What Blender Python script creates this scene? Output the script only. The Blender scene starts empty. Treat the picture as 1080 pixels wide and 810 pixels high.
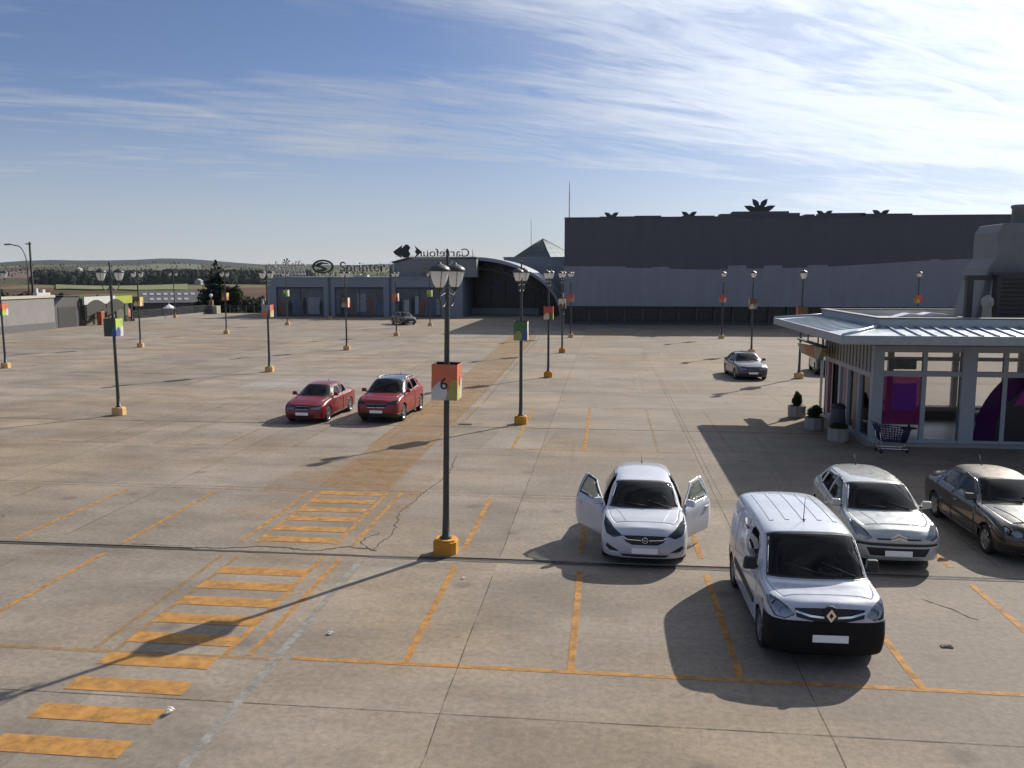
import bpy, bmesh, math, random
import numpy as np
from mathutils import Vector, Matrix
from mathutils.bvhtree import BVHTree
R = math.radians
rnd = random.Random(7)
S = bpy.context.scene
COL = S.collection

# ------------------------------------------------------------------ helpers
def lin(r, g, b):
    f = lambda c: ((c/255+.055)/1.055)**2.4 if c > 10 else c/255/12.92
    return (f(r), f(g), f(b), 1)

MATS = {}
def mat(name, col, rough=.6, metal=0, coat=0, spec=.5, var=.12, scale=6, bump=0, bscale=40, trans=0, emit=None):
    if name in MATS: return MATS[name]
    m = bpy.data.materials.new(name); m.use_nodes = True
    nt = m.node_tree; b = nt.nodes['Principled BSDF']
    c = tuple(col[:3]) + (1,)
    b.inputs['Base Color'].default_value = c
    b.inputs['Roughness'].default_value = rough
    b.inputs['Metallic'].default_value = metal
    b.inputs['Coat Weight'].default_value = coat
    b.inputs['Coat Roughness'].default_value = .04
    b.inputs['Specular IOR Level'].default_value = spec
    if trans: b.inputs['Transmission Weight'].default_value = trans
    if emit:
        b.inputs['Emission Color'].default_value = tuple(emit[:3]) + (1,); b.inputs['Emission Strength'].default_value = emit[3]
    if var or bump:
        tc = nt.nodes.new('ShaderNodeTexCoord')
    if var:
        n = nt.nodes.new('ShaderNodeTexNoise'); n.inputs['Scale'].default_value = scale; n.inputs['Detail'].default_value = 6
        nt.links.new(tc.outputs['Object'], n.inputs['Vector'])
        rp = nt.nodes.new('ShaderNodeMapRange'); rp.inputs[1].default_value = .3; rp.inputs[2].default_value = .7
        rp.inputs[3].default_value = 1-var; rp.inputs[4].default_value = 1+var
        nt.links.new(n.outputs['Fac'], rp.inputs[0])
        mx = nt.nodes.new('ShaderNodeVectorMath'); mx.operation = 'SCALE'
        mx.inputs[0].default_value = c[:3]
        nt.links.new(rp.outputs[0], mx.inputs['Scale']); nt.links.new(mx.outputs[0], b.inputs['Base Color'])
        rr = nt.nodes.new('ShaderNodeMapRange'); rr.inputs[1].default_value = .3; rr.inputs[2].default_value = .7
        rr.inputs[3].default_value = max(.02, rough*.85); rr.inputs[4].default_value = min(1, rough*1.2)
        nt.links.new(n.outputs['Fac'], rr.inputs[0]); nt.links.new(rr.outputs[0], b.inputs['Roughness'])
    if bump:
        n2 = nt.nodes.new('ShaderNodeTexNoise'); n2.inputs['Scale'].default_value = bscale; n2.inputs['Detail'].default_value = 4
        nt.links.new(tc.outputs['Object'], n2.inputs['Vector'])
        bp = nt.nodes.new('ShaderNodeBump'); bp.inputs['Strength'].default_value = bump; bp.inputs['Distance'].default_value = .02
        nt.links.new(n2.outputs['Fac'], bp.inputs['Height']); nt.links.new(bp.outputs[0], b.inputs['Normal'])
    MATS[name] = m
    return m

def glass(name, tint, refl=1.0, rough=.02):
    """tinted pane: transparent with a fresnel reflection"""
    if name in MATS: return MATS[name]
    m = bpy.data.materials.new(name); m.use_nodes = True
    nt = m.node_tree; nt.nodes.clear()
    o = nt.nodes.new('ShaderNodeOutputMaterial'); t = nt.nodes.new('ShaderNodeBsdfTransparent'); g = nt.nodes.new('ShaderNodeBsdfGlossy')
    t.inputs[0].default_value = tuple(tint)+(1,); g.inputs['Roughness'].default_value = rough; g.inputs[0].default_value = (refl, refl, refl, 1)
    f = nt.nodes.new('ShaderNodeFresnel'); f.inputs[0].default_value = 1.45
    mx = nt.nodes.new('ShaderNodeMixShader')
    nt.links.new(f.outputs[0], mx.inputs[0]); nt.links.new(t.outputs[0], mx.inputs[1]); nt.links.new(g.outputs[0], mx.inputs[2])
    nt.links.new(mx.outputs[0], o.inputs[0])
    MATS[name] = m
    return m

class MB:
    """collects faces, then links them as ONE mesh object"""
    def __init__(s): s.v = []; s.f = []; s.m = []; s.sm = []
    def add(s, vs, fs, mi=0, smooth=False):
        o = len(s.v); s.v += [tuple(v) for v in vs]
        for f in fs: s.f.append(tuple(i+o for i in f)); s.m.append(mi); s.sm.append(smooth)
        return s
    def box(s, c, d, mi=0, rz=0, tap=1.0, M=None):
        x, y, z = d[0]/2, d[1]/2, d[2]/2
        vs = []
        for sz in (-1, 1):
            k = tap if sz > 0 else 1
            for sx, sy in ((-1,-1),(1,-1),(1,1),(-1,1)):
                p = Vector((sx*x*k, sy*y*k, sz*z))
                if rz: p.rotate(Matrix.Rotation(rz, 3, 'Z'))
                if M: p = M @ p
                vs.append((p.x+c[0], p.y+c[1], p.z+c[2]))
        return s.add(vs, [(3,2,1,0),(4,5,6,7),(0,1,5,4),(1,2,6,5),(2,3,7,6),(3,0,4,7)], mi)
    def b2(s, a, b, mi=0):
        return s.box([(a[i]+b[i])/2 for i in range(3)], [abs(b[i]-a[i]) for i in range(3)], mi)
    def tube(s, pts, r, n=8, mi=0, smooth=True, cap=True):
        pts = [Vector(p) for p in pts]; rs = r if isinstance(r, (list, tuple)) else [r]*len(pts)
        vs = []; fs = []; prev = None
        for k, p in enumerate(pts):
            a = pts[max(0, k-1)]; b = pts[min(len(pts)-1, k+1)]
            t = (b-a).normalized()
            if prev is None:
                u = t.orthogonal().normalized()
            else:
                u = (prev - t*prev.dot(t))
                u = u.normalized() if u.length > 1e-6 else t.orthogonal().normalized()
            prev = u; w = t.cross(u)
            for q in range(n):
                an = 2*math.pi*q/n
                vs.append(p + (u*math.cos(an)+w*math.sin(an))*rs[k])
        for k in range(len(pts)-1):
            for q in range(n):
                a = k*n+q; b = k*n+(q+1) % n
                fs.append((a, b, b+n, a+n))
        s.add(vs, fs, mi, smooth)
        if cap:
            o = len(s.v)-len(vs)
            s.f.append(tuple(o+i for i in reversed(range(n)))); s.m.append(mi); s.sm.append(False)
            e = o+(len(pts)-1)*n
            s.f.append(tuple(e+i for i in range(n))); s.m.append(mi); s.sm.append(False)
        return s
    def lathe(s, prof, c=(0,0,0), n=16, mi=0, axis='z', smooth=True):
        vs = []; fs = []
        for r, h in prof:
            for q in range(n):
                a = 2*math.pi*q/n
                p = (r*math.cos(a), r*math.sin(a), h)
                if axis == 'x': p = (p[2], p[0], p[1])
                if axis == 'y': p = (p[0], p[2], p[1])
                vs.append((p[0]+c[0], p[1]+c[1], p[2]+c[2]))
        for k in range(len(prof)-1):
            for q in range(n):
                a = k*n+q; b = k*n+(q+1) % n
                fs.append((a, b, b+n, a+n) if axis != 'y' else (a, a+n, b+n, b))
        return s.add(vs, fs, mi, smooth)
    def prism(s, poly, y0, y1, plane='xz', mi=0, side=None):
        """2-D outline extruded to a real thickness"""
        def P(a, b, d):
            return {'xz': (a, d, b), 'xy': (a, b, d), 'yz': (d, a, b)}[plane]
        n = len(poly)
        vs = [P(a, b, y0) for a, b in poly] + [P(a, b, y1) for a, b in poly]
        fs = [tuple(range(n)), tuple(reversed(range(n, 2*n)))]
        s.add(vs, fs, mi)
        o = len(s.v)-2*n
        for i in range(n):
            j = (i+1) % n
            s.f.append((o+i, o+j, o+n+j, o+n+i)); s.m.append(mi if side is None else side); s.sm.append(False)
        return s
    def quad(s, a, b, c, d, mi=0): return s.add([a, b, c, d], [(0,1,2,3)], mi)
    def build(s, name, mats, parent=None, bevel=0, recalc=True, loc=None):
        me = bpy.data.meshes.new(name)
        me.from_pydata(s.v, [], s.f)
        if not isinstance(mats, (list, tuple)): mats = [mats]
        for m in mats: me.materials.append(m)
        me.polygons.foreach_set('material_index', s.m); me.polygons.foreach_set('use_smooth', s.sm)
        if recalc:
            bm = bmesh.new(); bm.from_mesh(me)
            bmesh.ops.recalc_face_normals(bm, faces=bm.faces); bm.to_mesh(me); bm.free()
        me.update()
        o = bpy.data.objects.new(name, me); COL.objects.link(o)
        if parent: o.parent = parent
        if loc: o.location = loc
        if bevel:
            bv = o.modifiers.new('bev', 'BEVEL'); bv.width = bevel; bv.segments = 2; bv.limit_method = 'ANGLE'; bv.angle_limit = R(40)
        return o

def tag(o, label=None, cat=None, group=None, kind=None):
    if label: o['label'] = label
    if cat: o['category'] = cat
    if group: o['group'] = group
    if kind: o['kind'] = kind
    return o
def thing(name, label, cat, loc=(0,0,0), rz=0, group=None):
    o = bpy.data.objects.new(name, None); COL.objects.link(o)
    o.location = loc; o.rotation_euler = (0, 0, rz); o.empty_display_size = .2
    return tag(o, label, cat, group)
def struct(o): o['kind'] = 'structure'; return o
def text_mesh(name, body, size, extrude, m, parent, M, flipx=False):
    cu = bpy.data.curves.new('t', 'FONT'); cu.body = body; cu.size = size; cu.extrude = extrude; cu.align_x = 'CENTER'; cu.resolution_u = 4
    to = bpy.data.objects.new('t', cu); COL.objects.link(to)
    bpy.context.view_layer.update()
    me = bpy.data.meshes.new_from_object(to.evaluated_get(bpy.context.evaluated_depsgraph_get()))
    bpy.data.objects.remove(to)
    me.name = name
    if flipx: me.transform(Matrix.Diagonal((-1,1,1,1))); me.flip_normals()
    me.transform(M)
    me.materials.clear(); me.materials.append(m)
    o = bpy.data.objects.new(name, me); COL.objects.link(o)
    if parent: o.parent = parent
    return o
UPR = Matrix.Rotation(R(90), 4, 'X')          # text lying in xy -> standing, facing -y

# ------------------------------------------------------------------ shared materials
DARK = mat('dark_plastic', (.018,.018,.02), .55)
BLACK = mat('black_rubber', (.012,.012,.012), .8)
INNER = mat('dark_interior', (.02,.02,.022), .8)
CHROME = mat('chrome', (.75,.75,.77), .12, 1, var=0)
ALLOY = mat('alloy_metal', (.42,.42,.44), .35, .9)
PLATE = mat('blank_plate', (.93,.93,.93), .4, var=0)
WIND = glass('tinted_windscreen', (.21,.24,.23), .9)
SIDEG = glass('side_glass', (.30,.36,.33), .9)
LENS = glass('clear_lens', (.85,.88,.9), 1.0)
WHITE = mat('white_paintwork', (.47,.50,.56), .35, 0, .9, var=.04)
# ------------------------------------------------------------------ cars
def pchip(T, ts):
    """monotone spline through rows of T (K,...) at parameters ts"""
    T = np.asarray(T, float); K = len(T); d = np.diff(T, axis=0)
    m = np.zeros_like(T)
    a, b = d[:-1], d[1:]
    with np.errstate(divide='ignore', invalid='ignore'):
        h = np.where(a*b > 0, 2*a*b/(a+b), 0)
    m[1:-1] = h; m[0] = d[0]; m[-1] = d[-1]
    out = []
    for t in ts:
        k = min(int(math.floor(t)), K-2); u = t-k
        out.append((2*u**3-3*u**2+1)*T[k] + (u**3-2*u**2+u)*m[k] + (-2*u**3+3*u**2)*T[k+1] + (u**3-u**2)*m[k+1])
    return np.array(out)

def pts3(*a): return [tuple(x) for x in a]

HATCH = dict(L=4.37, W=1.81, H=1.485, wb=(.93, 3.60), rw=.325,
  out=[(0,0),(.48,.025),(.80,.17),(.89,.47),(.90,.93),(.90,1.45),(.905,2.05),(.905,2.75),(.895,3.5),(.87,4.0),(.77,4.25),(.45,4.35),(0,4.37)],
  z1=.20, z2=.24, z3=[.46,.46,.48,.52,.56,.56,.56,.56,.57,.57,.55,.53,.53],
  z4=[.69,.69,.72,.77,.80,.82,.84,.86,.88,.88,.84,.80,.80],
  l5=[(0,.09,.78),(.42,.13,.785),(.735,.31,.83),(.82,.58,.89),(.84,.93,.915),(.85,1.34,.94),(.85,2.05,.965),(.84,2.75,.99),(.81,3.5,1.03),(.76,4.02,1.04),(.66,4.22,1.0),(.4,4.30,.97),(0,4.32,.97)],
  l6=[(0,.13,.815),(.36,.17,.825),(.60,.40,.875),(.70,.66,.93),(.735,1.0,.955),(.765,1.22,.98),(.63,1.96,1.375),(.60,2.8,1.42),(.565,3.62,1.37),(.64,4.0,1.09),(.58,4.18,1.03),(.35,4.25,1.01),(0,4.27,1.01)],
  l7=[(0,.17,.845),(.2,.20,.85),(.36,.42,.90),(.44,.64,.94),(.47,.86,.965),(.49,1.06,.995),(.42,1.83,1.445),(.40,2.75,1.465),(.38,3.72,1.415),(.42,4.07,1.10),(.40,4.2,1.05),(.2,4.24,1.03),(0,4.25,1.03)],
  l8=[(0,.20,.855),(0,.23,.86),(0,.42,.905),(0,.64,.95),(0,.82,.97),(0,.99,1.005),(0,1.78,1.465),(0,2.75,1.485),(0,3.76,1.43),(0,4.10,1.11),(0,4.2,1.06),(0,4.23,1.04),(0,4.24,1.04)],
  doors=[[(1.27,.30),(2.42,.27),(2.50,.5),(2.50,.97),(2.44,1.425),(1.99,1.385),(1.66,1.19),(1.30,.985),(1.24,.7)],
         [(2.52,.30),(3.20,.33),(3.33,.62),(3.45,.75),(3.52,1.0),(3.40,1.38),(2.46,1.425),(2.52,.97)]],
  glass=[[(1.42,.995),(2.45,1.01),(2.42,1.405),(2.02,1.380),(1.68,1.175)], [(2.55,1.02),(3.28,1.06),(3.22,1.34),(2.53,1.385)], [(3.40,1.08),(3.62,1.12),(3.56,1.26),(3.40,1.32)]])

SEDAN = dict(L=4.82, W=1.82, H=1.45, wb=(.86, 3.71), rw=.32,
  out=[(0,0),(.48,.03),(.79,.16),(.885,.47),(.895,.86),(.905,1.5),(.91,2.1),(.91,2.85),(.90,3.5),(.885,4.0),(.80,4.62),(.45,4.79),(0,4.82)],
  z1=.19, z2=.23, z3=[.44,.44,.46,.52,.56,.56,.56,.56,.57,.57,.55,.53,.53],
  z4=[.62,.62,.66,.73,.79,.82,.84,.85,.86,.86,.82,.76,.76],
  l5=[(0,.08,.70),(.42,.12,.71),(.68,.30,.76),(.79,.58,.84),(.83,.9,.885),(.85,1.48,.925),(.85,2.1,.94),(.845,2.85,.955),(.82,3.5,.97),(.80,4.0,.965),(.70,4.58,.93),(.4,4.74,.90),(0,4.77,.90)],
  l6=[(0,.13,.76),(.36,.16,.765),(.58,.38,.82),(.68,.66,.88),(.715,.95,.92),(.745,1.46,.965),(.60,2.18,1.33),(.60,2.8,1.385),(.56,3.42,1.335),(.67,4.02,1.01),(.60,4.60,.965),(.35,4.70,.95),(0,4.73,.95)],
  l7=[(0,.16,.785),(.2,.19,.79),(.36,.40,.845),(.44,.66,.905),(.47,.95,.945),(.49,1.30,.995),(.41,2.05,1.405),(.41,2.75,1.435),(.38,3.50,1.38),(.46,4.05,1.02),(.42,4.60,.985),(.2,4.68,.975),(0,4.70,.975)],
  l8=[(0,.18,.795),(0,.21,.80),(0,.40,.85),(0,.66,.915),(0,.92,.955),(0,1.22,1.005),(0,2.0,1.425),(0,2.75,1.45),(0,3.54,1.39),(0,4.06,1.025),(0,4.60,.99),(0,4.67,.98),(0,4.69,.98)],
  doors=[[(1.42,.28),(2.58,.28),(2.62,.5),(2.62,.94),(2.54,1.385),(2.2,1.345),(1.85,1.15),(1.5,.965),(1.40,.7)],
         [(2.64,.28),(3.22,.3),(3.34,.62),(3.56,.78),(3.66,.98),(3.36,1.335),(2.56,1.385),(2.64,.94)]],
  glass=[[(1.68,.985),(2.52,.995),(2.49,1.345),(2.22,1.325),(1.92,1.15)], [(2.67,.995),(3.42,1.01),(3.28,1.295),(2.65,1.345)]])

VAN = dict(L=4.28, W=1.83, H=1.83, wb=(.86, 3.56), rw=.32,
  out=[(0,0),(.54,.02),(.83,.14),(.905,.42),(.905,.86),(.915,1.35),(.915,2.0),(.915,2.6),(.91,3.4),(.89,3.95),(.83,4.20),(.45,4.27),(0,4.28)],
  z1=.20, z2=.25, z3=[.50,.50,.52,.56,.60,.60,.60,.60,.60,.60,.58,.56,.56],
  z4=[.80,.80,.83,.88,.92,.93,.94,.95,.96,.96,.95,.93,.93],
  l5=[(0,.06,.95),(.45,.09,.955),(.77,.24,1.01),(.84,.47,1.05),(.86,.80,1.065),(.87,1.1,1.09),(.885,2.0,1.12),(.885,2.6,1.14),(.88,3.4,1.15),(.86,3.96,1.15),(.80,4.18,1.14),(.42,4.25,1.13),(0,4.26,1.13)],
  l6=[(0,.09,1.01),(.40,.13,1.015),(.67,.31,1.06),(.75,.53,1.085),(.78,.76,1.10),(.80,.97,1.135),(.72,1.58,1.68),(.71,2.5,1.745),(.71,3.4,1.735),(.70,3.98,1.70),(.66,4.17,1.62),(.36,4.21,1.63),(0,4.22,1.63)],
  l7=[(0,.13,1.045),(.24,.17,1.05),(.42,.36,1.085),(.48,.55,1.11),(.50,.69,1.12),(.52,.82,1.155),(.48,1.46,1.755),(.47,2.5,1.805),(.47,3.4,1.795),(.46,4.02,1.755),(.44,4.15,1.69),(.2,4.18,1.69),(0,4.19,1.69)],
  l8=[(0,.17,1.06),(0,.20,1.065),(0,.36,1.09),(0,.53,1.115),(0,.65,1.125),(0,.76,1.165),(0,1.42,1.775),(0,2.5,1.825),(0,3.4,1.815),(0,4.04,1.77),(0,4.14,1.71),(0,4.17,1.71),(0,4.18,1.71)],
  doors=[[(1.16,.34),(2.22,.32),(2.32,.6),(2.32,1.12),(2.24,1.70),(1.70,1.68),(1.42,1.45),(1.13,1.14),(1.10,.8)],
         [(2.36,.36),(3.08,.40),(3.16,.80),(3.16,1.66),(2.36,1.70)]],
  glass=[[(1.36,1.16),(2.20,1.20),(2.18,1.58),(2.06,1.64),(1.74,1.63),(1.49,1.44)]])

def inpoly(p, poly):
    x, y = p; c = False; n = len(poly)
    for i in range(n):
        x1, y1 = poly[i]; x2, y2 = poly[(i+1) % n]
        if (y1 > y) != (y2 > y) and x < (x2-x1)*(y-y1)/(y2-y1)+x1: c = not c
    return c

class CarShell:
    def __init__(s, sp, kx=1, ky=1, kz=1, nst=6, nln=5):
        s.sp = sp; s.kx, s.ky, s.kz = kx, ky, kz
        o = sp['out']; n = 13
        G = np.zeros((9, n, 3))
        for j in range(n):
            x, y = o[j]
            f = 1 if j <= 2 else (-1 if j >= 10 else 0)
            ff = 1 if j <= 2 else (.5 if j == 3 else (-.5 if j == 9 else (-1 if j >= 10 else 0)))
            G[0, j] = (0, y+.16*f, sp['z1']); G[1, j] = (x*.82, y+.14*ff, sp['z1'])
            G[2, j] = (x*.965, y+.05*ff, sp['z2']); G[3, j] = (x, y, sp['z3'][j]); G[4, j] = (x*.985, y+.025*ff, sp['z4'][j])
            for q, k in enumerate(('l5','l6','l7','l8')): G[5+q, j] = sp[k][j]
        # mirror rows at both ends so the surface is smooth across the centre line
        mx = np.array([-1, 1, 1])
        Gt = np.concatenate([G[:, 1:2]*mx, G, G[:, -2:-1]*mx], axis=1)
        Gt = np.concatenate([Gt[1:2]*mx, Gt, Gt[-2:-1]*mx], axis=0)
        ss = sorted(set([round(k/nst, 4) for k in range(12*nst+1)] + [5.06, 5.94, 8.10, 8.88]))
        ts = sorted(set([round(k/nln, 4) for k in range(8*nln+1)] + [6.12]))
        A = np.transpose(pchip(np.transpose(Gt, (1, 0, 2)), [a+1 for a in ss]), (1, 0, 2))     # along stations
        P = pchip(A, [t+1 for t in ts])                                                        # across lines
        P = P*np.array([kx, ky, kz])
        s.L = sp['L']*ky; s.W = sp['W']*kx; s.H = sp['H']*kz
        bm = bmesh.new(); s.bm = bm
        s.fs = bm.faces.layers.float.new('s'); s.ft = bm.faces.layers.float.new('t'); s.part = bm.faces.layers.int.new('p')
        for sg in (1, -1):
            V = [[bm.verts.new((P[a, b, 0]*sg, P[a, b, 1], P[a, b, 2])) for b in range(len(ss))] for a in range(len(ts))]
            for a in range(len(ts)-1):
                for b in range(len(ss)-1):
                    q = (V[a][b], V[a][b+1], V[a+1][b+1], V[a+1][b])
                    f = bm.faces.new(q if sg > 0 else q[::-1])
                    f[s.fs] = (ss[b]+ss[b+1])/2; f[s.ft] = (ts[a]+ts[a+1])/2; f.smooth = True
        bmesh.ops.remove_doubles(bm, verts=bm.verts, dist=.0008)
        bmesh.ops.dissolve_degenerate(bm, edges=bm.edges, dist=.0005)
        bmesh.ops.recalc_face_normals(bm, faces=bm.faces)
        bm.normal_update()
        s.tree = BVHTree.FromBMesh(bm)
        s.names = ['body']
    def sc(s, axis, poly):
        a, b = {'x': (s.ky, s.kz), 'y': (s.kx, s.kz), 'z': (s.kx, s.ky)}[axis]
        return [(p*a, q*b) for p, q in poly]
    def cut(s, axis, poly, name, test, scaled=True):
        if scaled: poly = s.sc(axis, poly)
        bm = s.bm
        pr = {'x': lambda v: (v.y, v.z), 'y': lambda v: (v.x, v.z), 'z': lambda v: (v.x, v.y)}[axis]
        xs = [p[0] for p in poly]; ys = [p[1] for p in poly]
        bb = (min(xs)-.01, max(xs)+.01, min(ys)-.01, max(ys)+.01)
        def cand():
            out = []
            for f in bm.faces:
                if not test(f): continue
                q = [pr(v.co) for v in f.verts]
                if max(a[0] for a in q) < bb[0] or min(a[0] for a in q) > bb[1] or max(a[1] for a in q) < bb[2] or min(a[1] for a in q) > bb[3]: continue
                out.append(f)
            return out
        n = len(poly)
        for i in range(n):
            (x1, y1), (x2, y2) = poly[i], poly[(i+1) % n]
            nx, ny = y2-y1, x1-x2
            if axis == 'x': co, no = (0, x1, y1), (0, nx, ny)
            elif axis == 'y': co, no = (x1, 0, y1), (nx, 0, ny)
            else: co, no = (x1, y1, 0), (nx, ny, 0)
            # only the faces near this edge need splitting
            lo = (min(x1, x2)-.02, max(x1, x2)+.02, min(y1, y2)-.02, max(y1, y2)+.02)
            fs = []
            for f in cand():
                q = [pr(v.co) for v in f.verts]
                if max(a[0] for a in q) < lo[0] or min(a[0] for a in q) > lo[1] or max(a[1] for a in q) < lo[2] or min(a[1] for a in q) > lo[3]: continue
                fs.append(f)
            if not fs: continue
            ed = list({e for f in fs for e in f.edges}); vs = list({v for f in fs for v in f.verts})
            bmesh.ops.bisect_plane(bm, geom=fs+ed+vs, dist=1e-5, plane_co=co, plane_no=Vector(no).normalized())
        if name not in s.names: s.names.append(name)
        pid = s.names.index(name)
        for f in cand():
            c = f.calc_center_median()
            if inpoly(pr(c), poly): f[s.part] = pid
    def param(s, name, fn):
        if name not in s.names: s.names.append(name)
        pid = s.names.index(name)
        for f in s.bm.faces:
            if fn(f[s.fs], f[s.ft], f.calc_center_median()): f[s.part] = pid
    def drop(s):
        pid = s.names.index('_drop') if '_drop' in s.names else -1
        bmesh.ops.delete(s.bm, geom=[f for f in s.bm.faces if f[s.part] == pid], context='FACES')
    def extract(s, name, obname, mats, parent, keep=None, solid=.02, seam=0, frit=0, shift=None, origin=None):
        pid = s.names.index(name)
        b = s.bm.copy(); pl = b.faces.layers.int['p']
        bmesh.ops.delete(b, geom=[f for f in b.faces if f[pl] != pid or (keep and not keep(f.calc_center_median()))], context='FACES')
        if not b.faces: b.free(); return None
        if seam or frit:
            bmesh.ops.remove_doubles(b, verts=[v for v in b.verts if v.is_boundary], dist=.012)
            bmesh.ops.dissolve_degenerate(b, edges=b.edges[:], dist=.001)
            r = bmesh.ops.inset_region(b, faces=b.faces[:], thickness=seam or frit, use_boundary=True, use_even_offset=False)
            b.normal_update()
            if seam:
                bd = [v for v in b.verts if v.is_boundary]
                nn = {v: v.normal.copy() for v in bd}
                for v in bd: v.co -= nn[v]*.016
            else:
                for f in r['faces']: f.material_index = 1
        if shift:
            for v in b.verts: v.co += Vector(shift)
        if origin:
            for v in b.verts: v.co -= Vector(origin)
        me = bpy.data.meshes.new(obname); b.to_mesh(me); b.free()
        mats = list(mats) if isinstance(mats, (list, tuple)) else [mats]
        if solid: mats = mats + [INNER]
        for m in mats: me.materials.append(m)
        o = bpy.data.objects.new(obname, me); COL.objects.link(o); o.parent = parent
        if origin: o.location = origin
        if solid:
            sm = o.modifiers.new('shell', 'SOLIDIFY'); sm.thickness = solid; sm.offset = -1
            sm.material_offset = len(mats)-1; sm.material_offset_rim = 0 if seam else 0
        return o
    def top(s, x, y):
        h = s.tree.ray_cast(Vector((x, y, 5)), Vector((0, 0, -1)));  return h[0].z if h[0] else 0
    def fr(s, x, z):
        h = s.tree.ray_cast(Vector((x, -3, z)), Vector((0, 1, 0)));  return h[0].y if h[0] else .1
    def sd(s, y, z, sg=1):
        h = s.tree.ray_cast(Vector((4*sg, y, z)), Vector((-sg, 0, 0)));  return h[0].x if h[0] else .8*sg
    def side_strip(s, mb, y0, y1, z0, z1, h, t=.018, n=10, mi=0):
        for sg in (1, -1):
            for k in range(n):
                a = k/n; b = (k+1)/n; qs = []
                for u in (a, b):
                    y = y0+(y1-y0)*u; z = z0+(z1-z0)*u
                    qs.append((y, z, s.sd(y, z-h/2, sg), s.sd(y, z+h/2, sg)))
                (ya, za, l0, u0), (yb, zb, l1, u1) = qs
                d = t*sg
                vs = [(l0, ya, za-h/2), (l1, yb, zb-h/2), (u1, yb, zb+h/2), (u0, ya, za+h/2)]
                vo = [(x+d, y, z) for x, y, z in vs]
                mb.add(vs+vo, [(4,5,6,7), (0,1,5,4), (3,2,6,7), (0,3,7,4), (1,2,6,5)], mi)
    def front_strip(s, mb, pts, h, t=.012, mi=0):
        """ridge following the nose through (x, z) points"""
        for (xa, za), (xb, zb) in zip(pts[:-1], pts[1:]):
            n = 6
            for k in range(n):
                q = []
                for u in (k/n, (k+1)/n):
                    x = xa+(xb-xa)*u; z = za+(zb-za)*u
                    q.append((x, s.fr(x, z-h/2), s.fr(x, z+h/2), z))
                (x0, a0, b0, z0), (x1, a1, b1, z1) = q
                vs = [(x0, a0, z0-h/2), (x1, a1, z1-h/2), (x1, b1, z1+h/2), (x0, b0, z0+h/2)]
                mb.add(vs+[(x, y-t, z) for x, y, z in vs], [(4,5,6,7), (0,1,5,4), (3,2,6,7)], mi)
    def top_strip(s, mb, pts, w, t=.008, mi=0, n=10):
        for (xa, ya), (xb, yb) in zip(pts[:-1], pts[1:]):
            dx, dy = xb-xa, yb-ya; l = math.hypot(dx, dy); px, py = -dy/l*w/2, dx/l*w/2
            for k in range(n):
                q = []
                for u in (k/n, (k+1)/n):
                    x = xa+dx*u; y = ya+dy*u
                    q += [(x-px, y-py, s.top(x-px, y-py)), (x+px, y+py, s.top(x+px, y+py))]
                a, b, c, d = q
                lo = [a, b, d, c]; up = [(x, y, z+t) for x, y, z in lo]
                mb.add(lo+up, [(4,5,6,7), (0,1,5,4), (1,2,6,5), (2,3,7,6), (3,0,4,7)], mi)

def make_wheel(r, w, car, x, y, sg, spokes=5, rimcol=ALLOY):
    wh = bpy.data.objects.new('wheel', None); COL.objects.link(wh); wh.parent = car
    wh.location = (x*sg, y, r); wh.rotation_euler = (0, 0, 0 if sg > 0 else math.pi); wh.empty_display_size = .1
    t = MB(); h = w/2
    t.lathe([(r*.66,-h),(r*.90,-h),(r*.97,-h*.85),(r,-h*.5),(r,h*.5),(r*.97,h*.85),(r*.90,h),(r*.66,h*.92)], n=28, axis='x')
    t.build('tyre', BLACK, wh)
    m = MB()
    m.lathe([(r*.69,-h*.9),(r*.66,-h*.2),(r*.60,h*.2),(0.01,h*.15)], n=28, axis='x', mi=1)
    m.lathe([(r*.60,h*.5),(r*.66,h*.86),(r*.70,h*.90),(r*.70,h*.75)], n=28, axis='x')
    for k in range(spokes):
        a = 2*math.pi*k/spokes+.3
        for da in (-.13, .13):
            M = Matrix.Rotation(a+da, 3, 'X')
            m.box(M @ Vector((h*.66, 0, r*.36)), (.03, r*.13, r*.60), M=M)
    m.lathe([(.01,h*.85),(r*.12,h*.82),(r*.17,h*.6)], n=14, axis='x')
    m.build('rim', [rimcol, DARK], wh)
    return wh

def seats(car, sh, y0, rows=2, van=False):
    k = sh.kz; zs = .30*k
    fab = mat('seat_fabric', (.045,.045,.05), .9)
    for r in range(rows):
        for sx in (-.36, .36):
            m = MB(); y = y0+r*.95*sh.ky; hb = .60 if not van else .66; zz = zs+(.18 if van else 0)
            m.box((sx*sh.kx, y, zz+.14), (.48, .48, .18))
            m.box((sx*sh.kx, y+.27, zz+.20+hb/2), (.47, .13, hb), M=Matrix.Rotation(R(-12), 3, 'X'))
            m.box((sx*sh.kx, y+.36, zz+.24+hb+.08), (.26, .09, .17), M=Matrix.Rotation(R(-8), 3, 'X'))
            m.build('seat', fab, car, bevel=.04)

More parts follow.
